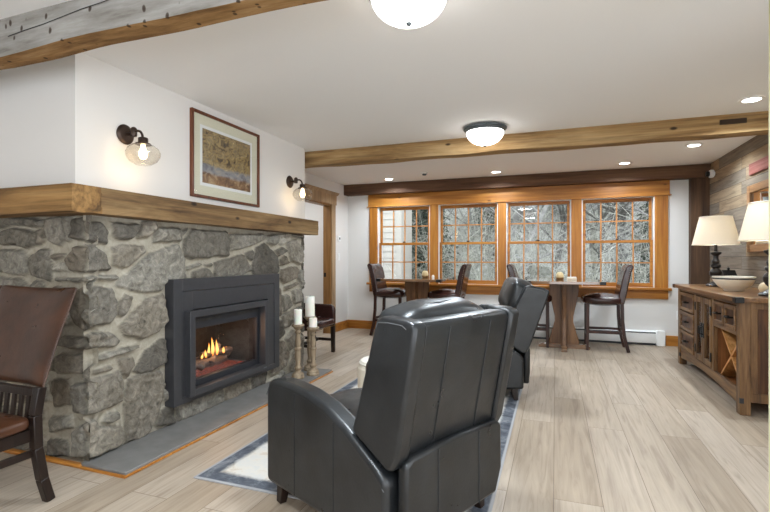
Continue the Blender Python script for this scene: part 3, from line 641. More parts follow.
box(bm, -.42, -.40, -.5, .37, .2, .76); box(bm, -.4, -.02, -.5, -.485, .2, .76); box(bm, -.4, -.02, .355, .37, .2, .76); box(bm, -.4, -.02, -.5, .37, .2, .215); box(bm, -.4, -.02, -.5, .37, .745, .76)
obj('firebox', bm, M_fire, t)
bm = NB(); box(bm, .0981, .0995, .35, .40, .18, .19); obj('badge', bm, M_nickel, dfr)
M_log = wood('charred_log', [lin(56,46,40), lin(112,92,78), lin(158,136,116)], 'Y', 6, .9, .002, stretch=6)
M_ember = NT('glowing_ember'); e = M_ember.add('Emission', Strength=.45); nz = M_ember.add('TexNoise', Scale=30, Detail=3)
rp = M_ember.ramp([(.48, (.06,.03,.03,1)), (.6, (.7,.10,.05,1)), (.72, (1,.45,.2,1))]); M_ember.link(nz, 'Fac', rp, 'Fac'); M_ember.link(rp, 'Color', e, 'Color'); M_ember.link(e, 'Emission', M_ember.out, 'Surface'); M_ember = M_ember.m
def log(p0, p1, r, k):
    bm = NB(); p0, p1 = Vector(p0), Vector(p1)
    tube(bm, [p0.lerp(p1, i/7)+Vector((noise.noise(Vector((i*.9,k,0)))*.012, 0, noise.noise(Vector((i*.8,k,5)))*.012)) for i in range(8)], r, 10, r*.85)
    obj('log', bm, M_log, t)
log((-.12,-.42,.335), (-.16,.12,.30), .042, 1); log((-.22,-.30,.32), (-.2,.22,.34), .045, 2); log((-.10,-.12,.31), (-.24,.14,.41), .032, 3); log((-.25,-.38,.43), (-.09,-.22,.30), .034, 4); log((-.17,-.15,.375), (-.15,.2,.375), .03, 5)
bm = NB(); G = []
for i in range(25):
    G.append([bm.verts.new((-.27+.24*k/11, -.36+.60*i/24, .262+.028*max(0, noise.noise(Vector((i*.9,k*.9,2)))+.45)*math.sin(PI*k/11)*math.sin(PI*i/24))) for k in range(12)])
for a, b2 in zip(G, G[1:]):
    for k in range(11): bm.faces.new((a[k], a[k+1], b2[k+1], b2[k]))
obj('ember_bed', bm, M_ember, t)
bm = NB(); box(bm, -.3, -.02, -.42, .3, .215, .262); obj('burner_tray', bm, M_fire, t, bevel=.01)
for i, (y, h, w) in enumerate([(-.09,.12,.014), (-.05,.165,.018), (-.005,.14,.016), (.03,.09,.014), (-.13,.07,.014), (.08,.06,.016), (.13,.05,.014), (-.18,.045,.012)]):
    fl = NT('flame'); em = fl.add('Emission', Strength=2.2); ge = fl.add('TexCoord'); sp = fl.add('SeparateXYZ'); fl.link(ge, 'Generated', sp, 'Vector')
    rp = fl.ramp([(0, (1,.25,.04,1)), (.4, (1,.55,.14,1)), (.8, (1,.42,.08,1)), (1, (.9,.22,.03,1))]); fl.link(sp, 'Z', rp, 'Fac'); fl.link(rp, 'Color', em, 'Color')
    trn = fl.add('BsdfTransparent'); mx = fl.add('MixShader'); mx.inputs['Fac'].default_value = .72; fl.link(trn, 'BSDF', mx, 1); fl.link(em, 'Emission', mx, 2); fl.link(mx, 'Shader', fl.out, 'Surface')
    bm = NB(); rings = []
    prof = [(.3,0), (.85,.15), (1,.32), (.8,.52), (.5,.72), (.22,.88), (.03,1)]
    lathe(bm, [(w*a, h*b) for a, b in prof], 10)
    for v in bm.verts: v.co.y += math.sin(v.co.z*22+i)*.012*v.co.z/h+y; v.co.x = v.co.x*.6-.15+.01*(i % 3); v.co.z += .36
    obj('flame', bm, fl.m, t)
l = bpy.data.lights.new('fire', 'POINT'); l.energy = 2.2; l.color = (1,.55,.28); l.shadow_soft_size = .06
lo = bpy.data.objects.new('fire_glow', l); C.objects.link(lo); lo.location = (-2.62, 3.16, .54)

# framed print on the chimney breast
t = thing('framed_print', 'wood framed autumn woodland print hung above the timber mantel', 'picture', (-2.66, 3.295, 1.68))
M_frame = wood('reddish_frame', [lin(74,38,22), lin(104,58,34), lin(124,74,46)], 'Z', 4, .35, 0)
bm = NB(); frame(bm, -.437, .437, 0, .685, .022, .022, 0, .032); obj('frame', bm, M_frame, t, bevel=.004)
bm = NB(); box(bm, .006, .014, -.42, .42, .015, .67); obj('mat_board', bm, pbr('cream_mat', lin(222,218,196), .8), t)
bm = NB(); box(bm, .0141, .0152, -.335, .335, .1, .585); obj('print_border', bm, pbr('print_paper', lin(236,236,234), .6), t)
def painting():
    t = NT('autumn_print'); b = t.add('BsdfPrincipled', Roughness=.35)
    tc = t.add('TexCoord'); mp = t.add('Mapping'); mp.inputs['Scale'].default_value = (1, 6, 8); mp.inputs['Rotation'].default_value = (.5,0,0); t.link(tc, 'Object', mp, 'Vector')
    n = t.add('TexNoise', Scale=2.2, Detail=3.5, Roughness=.6, Distortion=.7); t.link(mp, 'Vector', n, 'Vector')
    up = t.ramp([(.3, lin(58,48,42)), (.42, lin(104,86,64)), (.48, lin(168,142,92)), (.53, lin(110,98,82)), (.58, lin(184,158,108)), (.66, lin(128,112,92)), (.72, lin(220,198,150))]); t.link(n, 'Fac', up, 'Fac')
    wa = t.ramp([(.3, lin(96,96,104)), (.5, lin(136,136,142)), (.7, lin(168,160,148))]); t.link(n, 'Fac', wa, 'Fac')
    fo = t.ramp([(.3, lin(84,58,44)), (.5, lin(140,104,72)), (.7, lin(188,160,122))]); t.link(n, 'Fac', fo, 'Fac')
    sp = t.add('SeparateXYZ'); t.link(tc, 'Generated', sp, 'Vector')
    ad = t.add('Math', operation='MULTIPLY_ADD'); ad.inputs[1].default_value = .16; t.link(n, 'Fac', ad, 0); t.link(sp, 'Z', ad, 2)
    r1 = t.ramp([(.40, (0,0,0,1)), (.46, (1,1,1,1))]); t.link(ad, 'Value', r1, 'Fac'); r2 = t.ramp([(.24, (0,0,0,1)), (.3, (1,1,1,1))]); t.link(ad, 'Value', r2, 'Fac')
    m1 = t.add('MixRGB'); t.link(r2, 'Color', m1, 'Fac'); t.link(fo, 'Color', m1, 'Color1'); t.link(wa, 'Color', m1, 'Color2')
    m2 = t.add('MixRGB'); t.link(r1, 'Color', m2, 'Fac'); t.link(m1, 'Color', m2, 'Color1'); t.link(up, 'Color', m2, 'Color2')
    t.link(m2, 'Color', b, 'Base Color'); t.link(b, 'BSDF', t.out, 'Surface'); return t.m
bm = NB(); box(bm, .0153, .016, -.31, .31, .125, .56); obj('print', bm, painting(), t)
bm = NB(); box(bm, .0175, .019, -.418, .418, .017, .668); obj('glazing', bm, M_pane, t)

# wall sconces
def sconce(y, label):
    t = thing('wall_sconce', label, 'wall lamp', (-2.655, y, 2.01), 0, 'glass globe wall sconces')
    bm = NB(); lathe(bm, [(0,0), (.062,0), (.066,.008), (.056,.018), (.046,.022), (0,.024)], 28, axis='X'); obj('back_plate', bm, M_bronze, t)
    bm = NB(); tube(bm, [(.02,0,.0), (.07,0,.0), (.07,0,.0)], .012, 10); lathe(bm, [(.016,-.02), (.02,-.01), (.02,.03), (.012,.04), (0,.045)], 14, c=(.08,0,.0)); obj('knuckle', bm, M_bronze, t)
    bm = NB(); tube(bm, [(.08,0,.01)]+[(.11+.045*math.sin(a), 0, .0+.045*math.cos(a)-.03) for a in [PI*.5*i/8 for i in range(9)]]+[(.155,0,-.055)], .008, 10); obj('arm', bm, M_bronze, t)
    bm = NB(); lathe(bm, [(0,-.035), (.026,-.035), (.03,-.04), (.03,-.07), (.046,-.072), (.05,-.08), (.0,-.08)], 22, c=(.16,0,0)); obj('socket_cup', bm, M_bronze, t)
    bm = NB(); pr = [(.046,-.078), (.066,-.084), (.092,-.105), (.104,-.132), (.10,-.16), (.082,-.188), (.052,-.206), (.046,-.21)]
    lathe(bm, pr+[(a-.002, b+.001) for a, b in pr[::-1]], 32, c=(.16,0,0)); obj('glass_globe', bm, M_clear, t)
    bm = NB(); lathe(bm, [(0,-.08), (.012,-.08), (.014,-.1), (.024,-.125), (.026,-.145), (.018,-.168), (0,-.176)], 16, c=(.16,0,0)); obj('bulb', bm, M_bulb, t)
    l = bpy.data.lights.new('sconce', 'POINT'); l.energy = .35; l.color = (1,.76,.48); l.shadow_soft_size = .03
    lo = bpy.data.objects.new('sconce_lamp', l); C.objects.link(lo); lo.location = (-2.66+.16, y, 2.01-.24)
sconce(2.28, 'bronze wall sconce with clear glass globe, at the near corner left of the print')
sconce(4.295, 'bronze wall sconce with clear glass globe, between the print and the doorway')

# ------------------------------------------------------------------ furniture
# rug
def rug_mat():
    t = NT('faded_rug'); b = t.add('BsdfPrincipled', Roughness=.95); b.inputs['Specular IOR Level'].default_value = .1
    tc = t.add('TexCoord'); sp = t.add('SeparateXYZ'); t.link(tc, 'Object', sp, 'Vector')
    def edge(sock, half):
        a = t.add('Math', operation='ABSOLUTE'); t.link(sp, sock, a, 0)
        s = t.add('Math', operation='SUBTRACT'); s.inputs[0].default_value = half; t.link(a, 'Value', s, 1); return s
    ex, ey = edge('X', .785), edge('Y', 1.215); mn = t.add('Math', operation='MINIMUM'); t.link(ex, 'Value', mn, 0); t.link(ey, 'Value', mn, 1)
    mp = t.coords((1,1,1)); n = t.add('TexNoise', Scale=9, Detail=8, Roughness=.7, Distortion=.5); t.link(mp, 'Vector', n, 'Vector')
    ad = t.add('Math', operation='MULTIPLY_ADD'); ad.inputs[1].default_value = .05; ad.inputs[2].default_value = -.025; t.link(n, 'Fac', ad, 0)
    sm = t.add('Math', operation='ADD'); t.link(mn, 'Value', sm, 0); t.link(ad, 'Value', sm, 1)
    fld = t.ramp([(.3, lin(196,178,158)), (.45, lin(214,208,198)), (.6, lin(206,204,200)), (.75, lin(182,182,184))]); t.link(n, 'Fac', fld, 'Fac')
    bd = t.ramp([(.3, lin(62,66,74)), (.5, lin(92,96,104)), (.7, lin(140,142,146))]); t.link(n, 'Fac', bd, 'Fac')
    r = t.ramp([(.085, (0,0,0,1)), (.118, (1,1,1,1))]); t.link(sm, 'Value', r, 'Fac')
    r2 = t.ramp([(.012, (0,0,0,1)), (.02, (1,1,1,1))]); t.link(mn, 'Value', r2, 'Fac')
    m = t.add('MixRGB'); t.link(r, 'Color', m, 'Fac'); t.link(bd, 'Color', m, 'Color1'); t.link(fld, 'Color', m, 'Color2')
    m2 = t.add('MixRGB'); t.link(r2, 'Color', m2, 'Fac'); m2.inputs['Color1'].default_value = lin(164,164,166); t.link(m, 'Color', m2, 'Color2')
    n2 = t.add('TexNoise', Scale=320, Detail=2); t.link(mp, 'Vector', n2, 'Vector')
    t.link(m2, 'Color', b, 'Base Color'); t.link(b, 'BSDF', t.out, 'Surface'); t.bump(n2, 'Fac', .5, .003, b); return t.m
bm = NB(); box(bm, -.785, .785, -1.215, 1.215, 0, .007)
tag(obj('area_rug', bm, rug_mat(), bevel=.002, loc=(-1.067, 3.235, 0)), 'faded cream area rug with blue-grey border under the recliners', 'rug')

# recliner: y forward, x to its right
def recliner(loc, rz, label):
    t = thing('recliner', label, 'recliner', loc, rz, 'charcoal leather recliners')
    ap = [(-.415,.10), (.405,.10), (.415,.13), (.415,.55), (.40,.588), (.37,.603), (.30,.612), (.2,.612), (.08,.60), (-.05,.57), (-.18,.515), (-.28,.455), (-.365,.405), (-.415,.365)]
    top = [(.412,.545), (.39,.588), (.35,.598), (.30,.602), (.2,.602), (.08,.59), (-.05,.56), (-.18,.505), (-.28,.445), (-.36,.395), (-.405,.355)]
    for s in (-1, 1):
        bm = NB(); prism(bm, ap, 'X', s*.275, s*.375); a = obj('arm', bm, M_recl, t, bevel=.022, seg=4)
        bm = NB(); xo = s*.3762
        tube(bm, [(xo-s*.003, y, z-.022) for y, z in top], .0019, 6); obj('stitching', bm, M_stitch, a)
        for y, z1 in ((.17,.575), (-.11,.515)):
            bm = NB(); tube(bm, [(xo-s*.001, y, .115), (xo-s*.001, y, z1)], .0028, 6); obj('seam', bm, M_seam, a)
    bm = NB(); box(bm, -.30, .30, -.36, .38, .11, .34); obj('base_box', bm, M_recl, t, bevel=.01)
    cushion('seat_cushion', -.272, .272, -.25, .43, .30, .455, M_recl, t, .02, .04, wrinkle=.006)
    cushion('footrest_panel', -.272, .272, .375, .43, .11, .31, M_recl, t, .01, .02)
    # reclined back
    bp = [(y-.035, z) for y, z in [(-.37,.405), (-.40,.41), (-.425,.46), (-.50,.86), (-.513,.94), (-.505,.96), (-.47,.97), (-.345,.975), (-.315,.96), (-.305,.93), (-.205,.60), (-.175,.515), (-.185,.50)]]
    for s in (-1, 1):
        bm = NB(); prism(bm, bp, 'X', s*.288, s*.363); wv = obj('back_wing', bm, M_recl, t, bevel=.02, seg=4)
        bm = NB(); tube(bm, [(s*.3635, y-.017, z) for y, z in [(-.336,.93), (-.345,.952), (-.40,.955), (-.47,.952), (-.49,.94)]], .0018, 6); obj('stitching', bm, M_stitch, wv)
    bq = [(y-.035, z) for y, z in [(-.385,.41), (-.41,.46), (-.485,.86), (-.497,.93), (-.49,.955), (-.46,.962), (-.40,.96), (-.37,.93), (-.29,.60), (-.25,.42)]]
    bm = NB(); prism(bm, bq, 'X', -.2885, .2885); bk = obj('back_panel', bm, M_recl, t, bevel=.012, seg=3)
    for x in (-.14, .14):
        bm = NB(); tube(bm, [(x, -.4225,.42), (x, -.4465,.46), (x, -.5215,.86), (x, -.534,.93)], .0028, 6); obj('seam', bm, M_seam, bk)
    Mx = Matrix.Translation((0,-.335,.875)) @ Matrix.Rotation(R(11), 4, 'X')
    hp = cushion('head_pillow', -.286, .286, -.105, .095, -.16, .125, M_recl, t, .02, .055, M=Mx, wrinkle=.014)
    bm = NB(); tube(bm, [Mx @ Vector((-.225+.45*i/16, -.02+.012*math.sin(i*.7), .112+.028*math.sin(PI*i/16)**.6)) for i in range(17)], .0035, 6); obj('piping', bm, M_seam, hp)
    Mx = Matrix.Translation((0,-.26,.60)) @ Matrix.Rotation(R(13), 4, 'X')
    cushion('lumbar_cushion', -.283, .283, -.07, .075, -.16, .13, M_recl, t, .03, .05, M=Mx, wrinkle=.008)
    bm = NB(); prism(bm, [(-.325,.43), (-.29,.452), (0,.465), (.29,.452), (.325,.43), (.328,.23), (.28,.125), (-.28,.125), (-.328,.23)], 'Y', -.475, -.425)
    kf = obj('back_skirt', bm, M_recl, t, bevel=.014, seg=3)
    for x in (-.14, .14):
        bm = NB(); tube(bm, [(x, -.4762,.13), (x, -.4762,.445)], .0028, 6); obj('seam', bm, M_seam, kf)
    for x in (-1, 1):
        for y in (-1, 1):
            bm = NB(); bar(bm, (x*.315, y*.34, .13), (x*.325, y*.355, 0), .055, .055, (0,1,0), .036, .036); obj('leg', bm, M_dwood, t, bevel=.003)
    return t
rc = recliner((-.80, 2.11, .007), R(65), 'large charcoal leather recliner seen from behind, nearest, facing the fireplace')
r2 = dup(rc, (-.735, 4.28, .007), R(104), 'charcoal leather recliner farther off, half hidden behind the nearer one, before the bar table')
piv = Vector((0,-.36,.43)); rot = Matrix.Rotation(R(9), 3, 'X')          # the farther one is tipped back
for ch in r2.children:
    if ch.name.split('.')[0] in ('back_wing', 'back_panel', 'head_pillow', 'lumbar_cushion'):
        ch.rotation_euler = (R(9),0,0); ch.location = piv-rot @ piv
# drum stool between them
t = thing('drum_stool', 'round cream drum stool on the rug, glimpsed behind the nearer recliner', 'stool', (-1.225, 3.36, .007))
bm = NB(); lathe(bm, [(0,0), (.2,0), (.215,.02), (.215,.36), (.2,.385), (0,.385)], 40); obj('body', bm, M_cream, t, angle=30)
bm = NB(); lathe(bm, [(0,.386), (.2,.386), (.205,.395), (.19,.412), (0,.415)], 40); obj('top', bm, pbr('pale_cream', lin(240,236,224), .5), t)

# dining chair
def nails(pts, r=.005):
    bm = NB()
    for p in pts: ball(bm, p, r, u=6, v=4)
    return bm
t = thing('dining_chair', 'brown leather dining chair with slatted lower back beside the fireplace corner', 'chair', (-2.64, 1.33, 0), R(180))
for s in (-1, 1):
    bm = NB(); pts = [(s*.28,-.265,0), (s*.28,-.232,.12), (s*.28,-.205,.28), (s*.28,-.20,.44), (s*.28,-.222,.57)]
    for a, b2 in zip(pts, pts[1:]): bar(bm, a, b2, .042, .042, (0,1,0))
    obj('leg', bm, M_dwood, t, bevel=.004)
    bm = NB(); bar(bm, (s*.255,.2,.37), (s*.255,.205,0), .042, .042, (0,1,0), .034, .034); obj('leg', bm, M_dwood, t, bevel=.004)
    bm = NB(); bar(bm, (s*.262,-.2,.345), (s*.255,.2,.345), .022, .06); obj('apron', bm, M_dwood, t, bevel=.003)
    bm = NB(); bar(bm, (s*.265,-.205,.255), (s*.255,.2,.255), .02, .034); obj('stretcher', bm, M_dwood, t, bevel=.003)
bm = NB(); bar(bm, (-.26,.2,.345), (.26,.2,.345), .022, .06); obj('apron', bm, M_dwood, t, bevel=.003)
bm = NB(); bar(bm, (-.26,-.2,.345), (.26,-.2,.345), .022, .06); obj('apron', bm, M_dwood, t, bevel=.003)
bm = NB(); bar(bm, (-.26,-.218,.545), (.26,-.218,.545), .022, .04); obj('rail', bm, M_dwood, t, bevel=.003)
for i in range(9):
    x = -.212+.053*i; bm = NB(); bar(bm, (x,-.2,.37), (x,-.217,.54), .022, .012, (0,1,0)); obj('slat', bm, M_dwood, t)
cushion('seat', -.30, .30, -.185, .245, .375, .445, M_dleather, t, .014, .028)
bm = NB(); nx, nz = 14, 12; G = []
for side in (0, 1):
    rows = []
    for j in range(nz+1):
        z = j/nz; row = []
        for i in range(nx+1):
            x = -1+2*i/nx; w = .285+.014*z+.004*math.sin(PI*z)
            y0 = -.232-.145*z-.02*z*z; cup = -.022*(1-x*x)
            th = .026*(1-(abs(x)**6))*(1-(abs(2*z-1)**8))+.006
            y = y0+cup+(th if side else -th)
            row.append(bm.verts.new((x*w, y, .562+.49*z-.012*(1-x*x)*(z))))
        rows.append(row)
    G.append(rows)
    for a, b2 in zip(rows, rows[1:]):
        for i in range(nx): bm.faces.new((a[i], a[i+1], b2[i+1], b2[i]))
A, B = G
per = lambda g: [g[0][i] for i in range(nx)]+[g[j][nx] for j in range(nz)]+[g[nz][nx-i] for i in range(nx)]+[g[nz-j][0] for j in range(nz)]
pa, pb = per(A), per(B)
for i in range(len(pa)): bm.faces.new((pa[i], pa[(i+1) % len(pa)], pb[(i+1) % len(pa)], pb[i]))
bk = obj('backrest', bm, M_dleather, t, sub=1)
bm = NB(); tube(bm, [(-.286, -.232, .566), (-.296,-.30,.8), (-.30,-.392,1.045)], .005, 8); obj('piping', bm, M_dleather, bk)
bm = NB(); tube(bm, [(.286, -.232, .566), (.296,-.30,.8), (.30,-.392,1.045)], .005, 8); obj('piping', bm, M_dleather, bk)

# armchair behind the fireplace end
t = thing('armchair', 'low burgundy leather armchair with nailhead trim beyond the end of the fireplace', 'armchair', (-2.90, 5.09, 0), R(-90))
for s in (-1, 1):
    bm = NB(); prism(bm, [(-.27,.34), (.25,.34), (.265,.40), (.265,.54), (.25,.585), (.21,.605), (-.2,.615), (-.27,.62)], 'X', s*.225, s*.29); obj('arm', bm, M_sleather, t, bevel=.022, seg=4)
    bm = NB(); bar(bm, (s*.255,.235,.36), (s*.255,.24,0), .05, .05, (0,1,0), .042, .042); obj('leg', bm, M_dwood, t, bevel=.003)
    bm = NB(); bar(bm, (s*.255,-.235,.36), (s*.255,-.26,0), .05, .05, (0,1,0), .042, .042); obj('leg', bm, M_dwood, t, bevel=.003)
    bm = NB(); bar(bm, (s*.255,-.25,.16), (s*.255,.238,.16), .022, .034); obj('stretcher', bm, M_dwood, t)
bm = NB(); bar(bm, (-.25,.03,.16), (.25,.03,.16), .022, .034); obj('stretcher', bm, M_dwood, t)
cushion('seat', -.235, .235, -.24, .285, .345, .455, M_sleather, t, .02, .035)
cushion('backrest', -.26, .26, -.30, -.2, .34, .80, M_sleather, t, .02, .04)
obj('nailhead_trim', nails([(-.28+.02*i, .289, .352) for i in range(29)]), M_brass, t)

# candlesticks and candles
def candlestick(loc, H, label, clabel, ch, cr):
    t = thing('candlestick', label, 'candlestick', loc, 0, 'turned wooden candlesticks')
    k = H
    pr = [(0,0), (.062,0), (.064,.015), (.056,.028), (.06,.036), (.05,.048), (.034,.06), (.026,.075), (.034,.088), (.036,.1), (.026,.112)]
    mid = k-.2
    pr += [(.022,.13), (.03,.13+mid*.25), (.027,.13+mid*.42), (.036,.13+mid*.46), (.036,.13+mid*.5), (.024,.13+mid*.54), (.03,.13+mid*.7), (.02,.13+mid*.92), (.03,.13+mid*.96), (.03,.13+mid), (.022,.14+mid)]
    pr += [(.03,k-.05), (.054,k-.022), (.062,k-.018), (.062,k-.004), (.056,k), (0,k)]
    bm = NB(); lathe(bm, pr[:7]+[(0, pr[6][1])], 28); obj('base', bm, M_candlewood, t, angle=30)
    bm = NB(); lathe(bm, [(0,.055)]+pr[6:-6]+[(0,k-.04)], 28); obj('stem', bm, M_candlewood, t, angle=30)
    bm = NB(); lathe(bm, [(0,k-.055)]+pr[-6:], 28); obj('cup', bm, M_candlewood, t, angle=30)
    c = thing('candle', clabel, 'candle', (loc[0], loc[1], loc[2]+k), 0, 'white pillar candles')
    bm = NB(); lathe(bm, [(0,0), (cr,0), (cr,ch-.006), (cr-.005,ch), (cr-.014,ch-.003), (0,ch-.006)], 28); obj('wax', bm, M_wax, c, angle=35)
    bm = NB(); tube(bm, [(0,0,ch-.006), (.001,0,ch+.004), (.003,0,ch+.012)], .0015, 6); obj('wick', bm, M_black, c)
candlestick((-2.363,3.98,.028), .525, 'turned wood candlestick nearest the fireplace insert, leftmost of three on the hearth', 'white pillar candle on the candlestick nearest the fireplace insert', .145, .038)
candlestick((-2.285,4.14,.028), .48, 'stout turned wood candlestick at the end of the hearth slab, right of the other two', 'short white pillar candle on the stout right-hand candlestick', .09, .04)
candlestick((-2.41,4.30,.028), .565, 'tallest turned wood candlestick, standing behind the other two on the hearth', 'tall white pillar candle raised highest, on the rear candlestick', .205, .05)

# bar stools: y forward
def bar_stool(loc, rz, label):
    t = thing('bar_stool', label, 'bar stool', loc, rz, 'leather counter stools at the bar tables')
    for s in (-1, 1):
        bm = NB(); bar(bm, (s*.2,.2,.63), (s*.2,.205,0), .042, .042, (0,1,0), .032, .032); obj('leg', bm, M_stoolwood, t, bevel=.003)
        bm = NB(); pts = [(s*.2,-.2,.64), (s*.2,-.205,.4), (s*.2,-.225,.2), (s*.2,-.275,0)]
        for a, b2 in zip(pts, pts[1:]): bar(bm, a, b2, .04, .04, (0,1,0))
        obj('leg', bm, M_stoolwood, t, bevel=.003)
        bm = NB(); bar(bm, (s*.2,-.22,.24), (s*.2,.203,.24), .02, .034); obj('stretcher', bm, M_stoolwood, t)
    bm = NB(); bar(bm, (-.2,.203,.2), (.2,.203,.2), .024, .04); obj('footrest', bm, M_stoolwood, t, bevel=.003)
    bm = NB(); bar(bm, (-.2,-.215,.27), (.2,-.215,.27), .02, .034); obj('stretcher', bm, M_stoolwood, t)
    seat = cushion('seat', -.232, .232, -.215, .25, .597, .712, M_sleather, t, .03, .035)
    obj('nailhead_trim', nails([(-.225+.025*i, .252, .622) for i in range(19)]+[(s*.236, -.19+.025*i, .622) for s in (-1,1) for i in range(17)], .0045), M_brass, seat)
    bp = [(-.15,.62), (-.225,.61), (-.25,.72), (-.275,.86), (-.302,1.0), (-.33,1.08), (-.325,1.105), (-.30,1.117), (-.258,1.097), (-.226,1.03), (-.20,.93), (-.178,.82), (-.158,.72)]
    bm = NB(); prism(bm, bp, 'X', -.225, .225); bk = obj('backrest', bm, M_sleather, t, bevel=.014, seg=3)
    obj('nailhead_trim', nails([(s*.227, y+.016, z) for s in (-1,1) for y, z in [(-.235-zz*.075, .64+zz*.43) for zz in [i/16 for i in range(17)]]], .0045), M_brass, bk)
    return t
st = bar_stool((-2.41,6.90,0), R(-90), 'dark leather counter stool at the end of the first bar table nearest the doorway')
dup(st, (-1.51,6.83,0), R(90), 'dark leather counter stool on the inner end of the doorway-side bar table')
dup(st, (-.30,6.80,0), R(-90), 'dark leather counter stool partly hidden behind the farther recliner')
dup(st, (.60,6.80,0), R(90), 'dark leather counter stool at the end of the bar table nearest the sideboard')

# bar tables
def bar_table(loc, label):
    t = thing('bar_table', label, 'bar table', loc, 0, 'tall square bar tables')
    bm = NB(); box(bm, -.465, .465, -.465, .465, .872, .907); tp = obj('tabletop', bm, M_table, t, bevel=.003)
    for sx in (-1, 1):
        for sy in (-1, 1):
            bm = NB(); x0, x1 = sorted((sx*.47, sx*.40)); y0, y1 = sorted((sy*.47, sy*.40)); box(bm, x0, x1, y0, y1, .868, .9085); obj('corner_bracket', bm, M_black, tp, bevel=.004)
    hour = [(-.185,.87), (-.18,.74), (-.15,.58), (-.115,.42), (-.115,.36), (-.15,.22), (-.185,.1), (-.19,.06), (.19,.06), (.185,.1), (.15,.22), (.115,.36), (.115,.42), (.15,.58), (.18,.74), (.185,.87)]
    bm = NB(); prism(bm, hour, 'Y', -.025, .025); obj('pedestal_board', bm, M_tablez, t, bevel=.004)
    for s in (-1, 1):
        bm = NB(); prism(bm, [(s*abs(.025), .06), (s*.025,.87), (s*.185,.87), (s*.18,.74), (s*.15,.58), (s*.115,.42), (s*.115,.36), (s*.15,.22), (s*.185,.1), (s*.19,.06)], 'X', -.025, .025); obj('pedestal_board', bm, M_tablez, t, bevel=.004)
    bm = NB(); prism(bm, [(-.32,0), (.32,0), (.32,.035), (.26,.06), (-.26,.06), (-.32,.035)], 'Y', -.035, .035); obj('foot', bm, M_table, t, bevel=.004)
    for s in (-1, 1):
        bm = NB(); prism(bm, [(s*.035,0), (s*.32,0), (s*.32,.035), (s*.26,.06), (s*.035,.06)], 'X', -.035, .035); obj('foot', bm, M_table, t, bevel=.004)
    return t
tb = bar_table((-1.92,6.62,0), 'square walnut bar table with hourglass pedestal, nearest the doorway')
dup(tb, (.11,6.66,0), 0, 'square walnut bar table with hourglass pedestal, nearer the sideboard')
def votive(x, y, label):
    t = thing('votive_candle', label, 'candle', (x, y, .9075), 0, 'small table candles')
    bm = NB(); lathe(bm, [(0,0), (.03,0), (.045,.02), (.05,.05), (.044,.08), (.03,.1), (0,.104)], 20); obj('wax', bm, M_waxc, t)
    bm = NB(); lathe(bm, [(0,-.0), (.034,0), (.046,.016), (.049,.03), (.05,.03), (.05,.012), (.04,.0)], 20); obj('dish', bm, M_brass, t)
votive(-1.83, 6.75, 'small round cream candle standing on the doorway-side bar table')
votive(.06, 6.7, 'small round cream candle standing on the bar table nearer the sideboard')
t = thing('coaster_box', 'small flat whitish coaster stack beside the candle on the sideboard-side table', 'coasters', (.21, 6.75, .9075))
bm = NB(); box(bm, -.06, .06, -.06, .06, 0, .03); obj('stack', bm, M_cream, t, bevel=.004)
bm = NB(); box(bm, -.055, .055, -.055, .055, .031, .038); obj('top_coaster', bm, M_white, t, bevel=.002)
t = thing('tea_light', 'tiny white tea light beside the cream candle on the doorway-side table', 'candle', (-1.70, 6.72, .9075))
bm = NB(); lathe(bm, [(0,0), (.02,0), (.02,.03), (0,.03)], 14); obj('cup', bm, M_white, t)
bm = NB(); lathe(bm, [(0,.03), (.017,.03), (.01,.042), (0,.044)], 14); obj('wax', bm, M_wax, t)

# sideboard, front towards -X
t = thing('sideboard', 'rustic wooden sideboard with drawers, glass doors and X wine rack along the barn-board wall', 'sideboard', (1.33, 5.22, 0))
hy = .955
bm = NB(); box(bm, -.045, .55, -hy-.045, hy+.045, .862, .9); tp = obj('top', bm, M_sidetop, t, bevel=.006)
for sy in (-1, 1):
    bm = NB(); y0, y1 = sorted((sy*(hy+.049), sy*(hy-.02))); box(bm, -.049, .01, y0, y1, .858, .9022); obj('corner_bracket', bm, M_black, tp, bevel=.005)
for y in (-hy+.04, hy-.04):
    for x in (.03, .51):
        bm = NB(); box(bm, x-.035, x+.035, y-.04, y+.04, 0, .862); pl = obj('post', bm, M_sidez, t, bevel=.004)
        bm = NB(); box(bm, x-.0365, x-.01, y-.0415, y-.02, .09, .13); obj('foot_strap', bm, M_iron2, pl)
for y, nm in ((-hy+.025, 'side_panel'), (hy-.025, 'side_panel')):
    bm = NB(); box(bm, .065, .475, y-.008, y+.008, .12, .862); pn = obj(nm, bm, M_panel, t)
    bm = NB(); box(bm, .065, .475, y-.02, y+.02, .1, .17); pr = obj('panel_rail', bm, M_sidez, pn, bevel=.003)
    bm = NB(); box(bm, .065, .475, y-.02, y+.02, .81, .862); obj('panel_rail', bm, M_sidez, pn, bevel=.003)
    bm = NB(); box(bm, .065, .11, y-.02, y+.02, .17, .81); obj('panel_stile', bm, M_sidez, pn, bevel=.003)
bm = NB(); box(bm, .02, .5, -hy+.06, hy-.06, .13, .15); box(bm, .5, .52, -hy+.06, hy-.06, .13, .862); obj('carcass', bm, M_inner, t)
for y in (-.29, .27):
    bm = NB(); box(bm, .02, .5, y, y+.02, .15, .862); obj('divider', bm, M_inner, t)
ar = [(-hy+.08,.19), (-hy+.08,.07)]+[(-hy+.08+(2*hy-.16)*i/16, .07+.045*math.sin(PI*i/16)) for i in range(1,16)]+[(hy-.08,.07), (hy-.08,.19)]
bm = NB()
f = lambda a, b: (a, b)
prism(bm, ar, 'X', .005, .03); obj('apron', bm, M_side, t, bevel=.003)
bm = NB(); box(bm, .0, .03, -hy+.08, hy-.08, .83, .862); obj('top_rail', bm, M_side, t, bevel=.003)
for y in (-.28, .28):
    bm = NB(); box(bm, .0, .03, y-.03, y+.03, .19, .83); obj('stile', bm, M_sidez, t, bevel=.003)
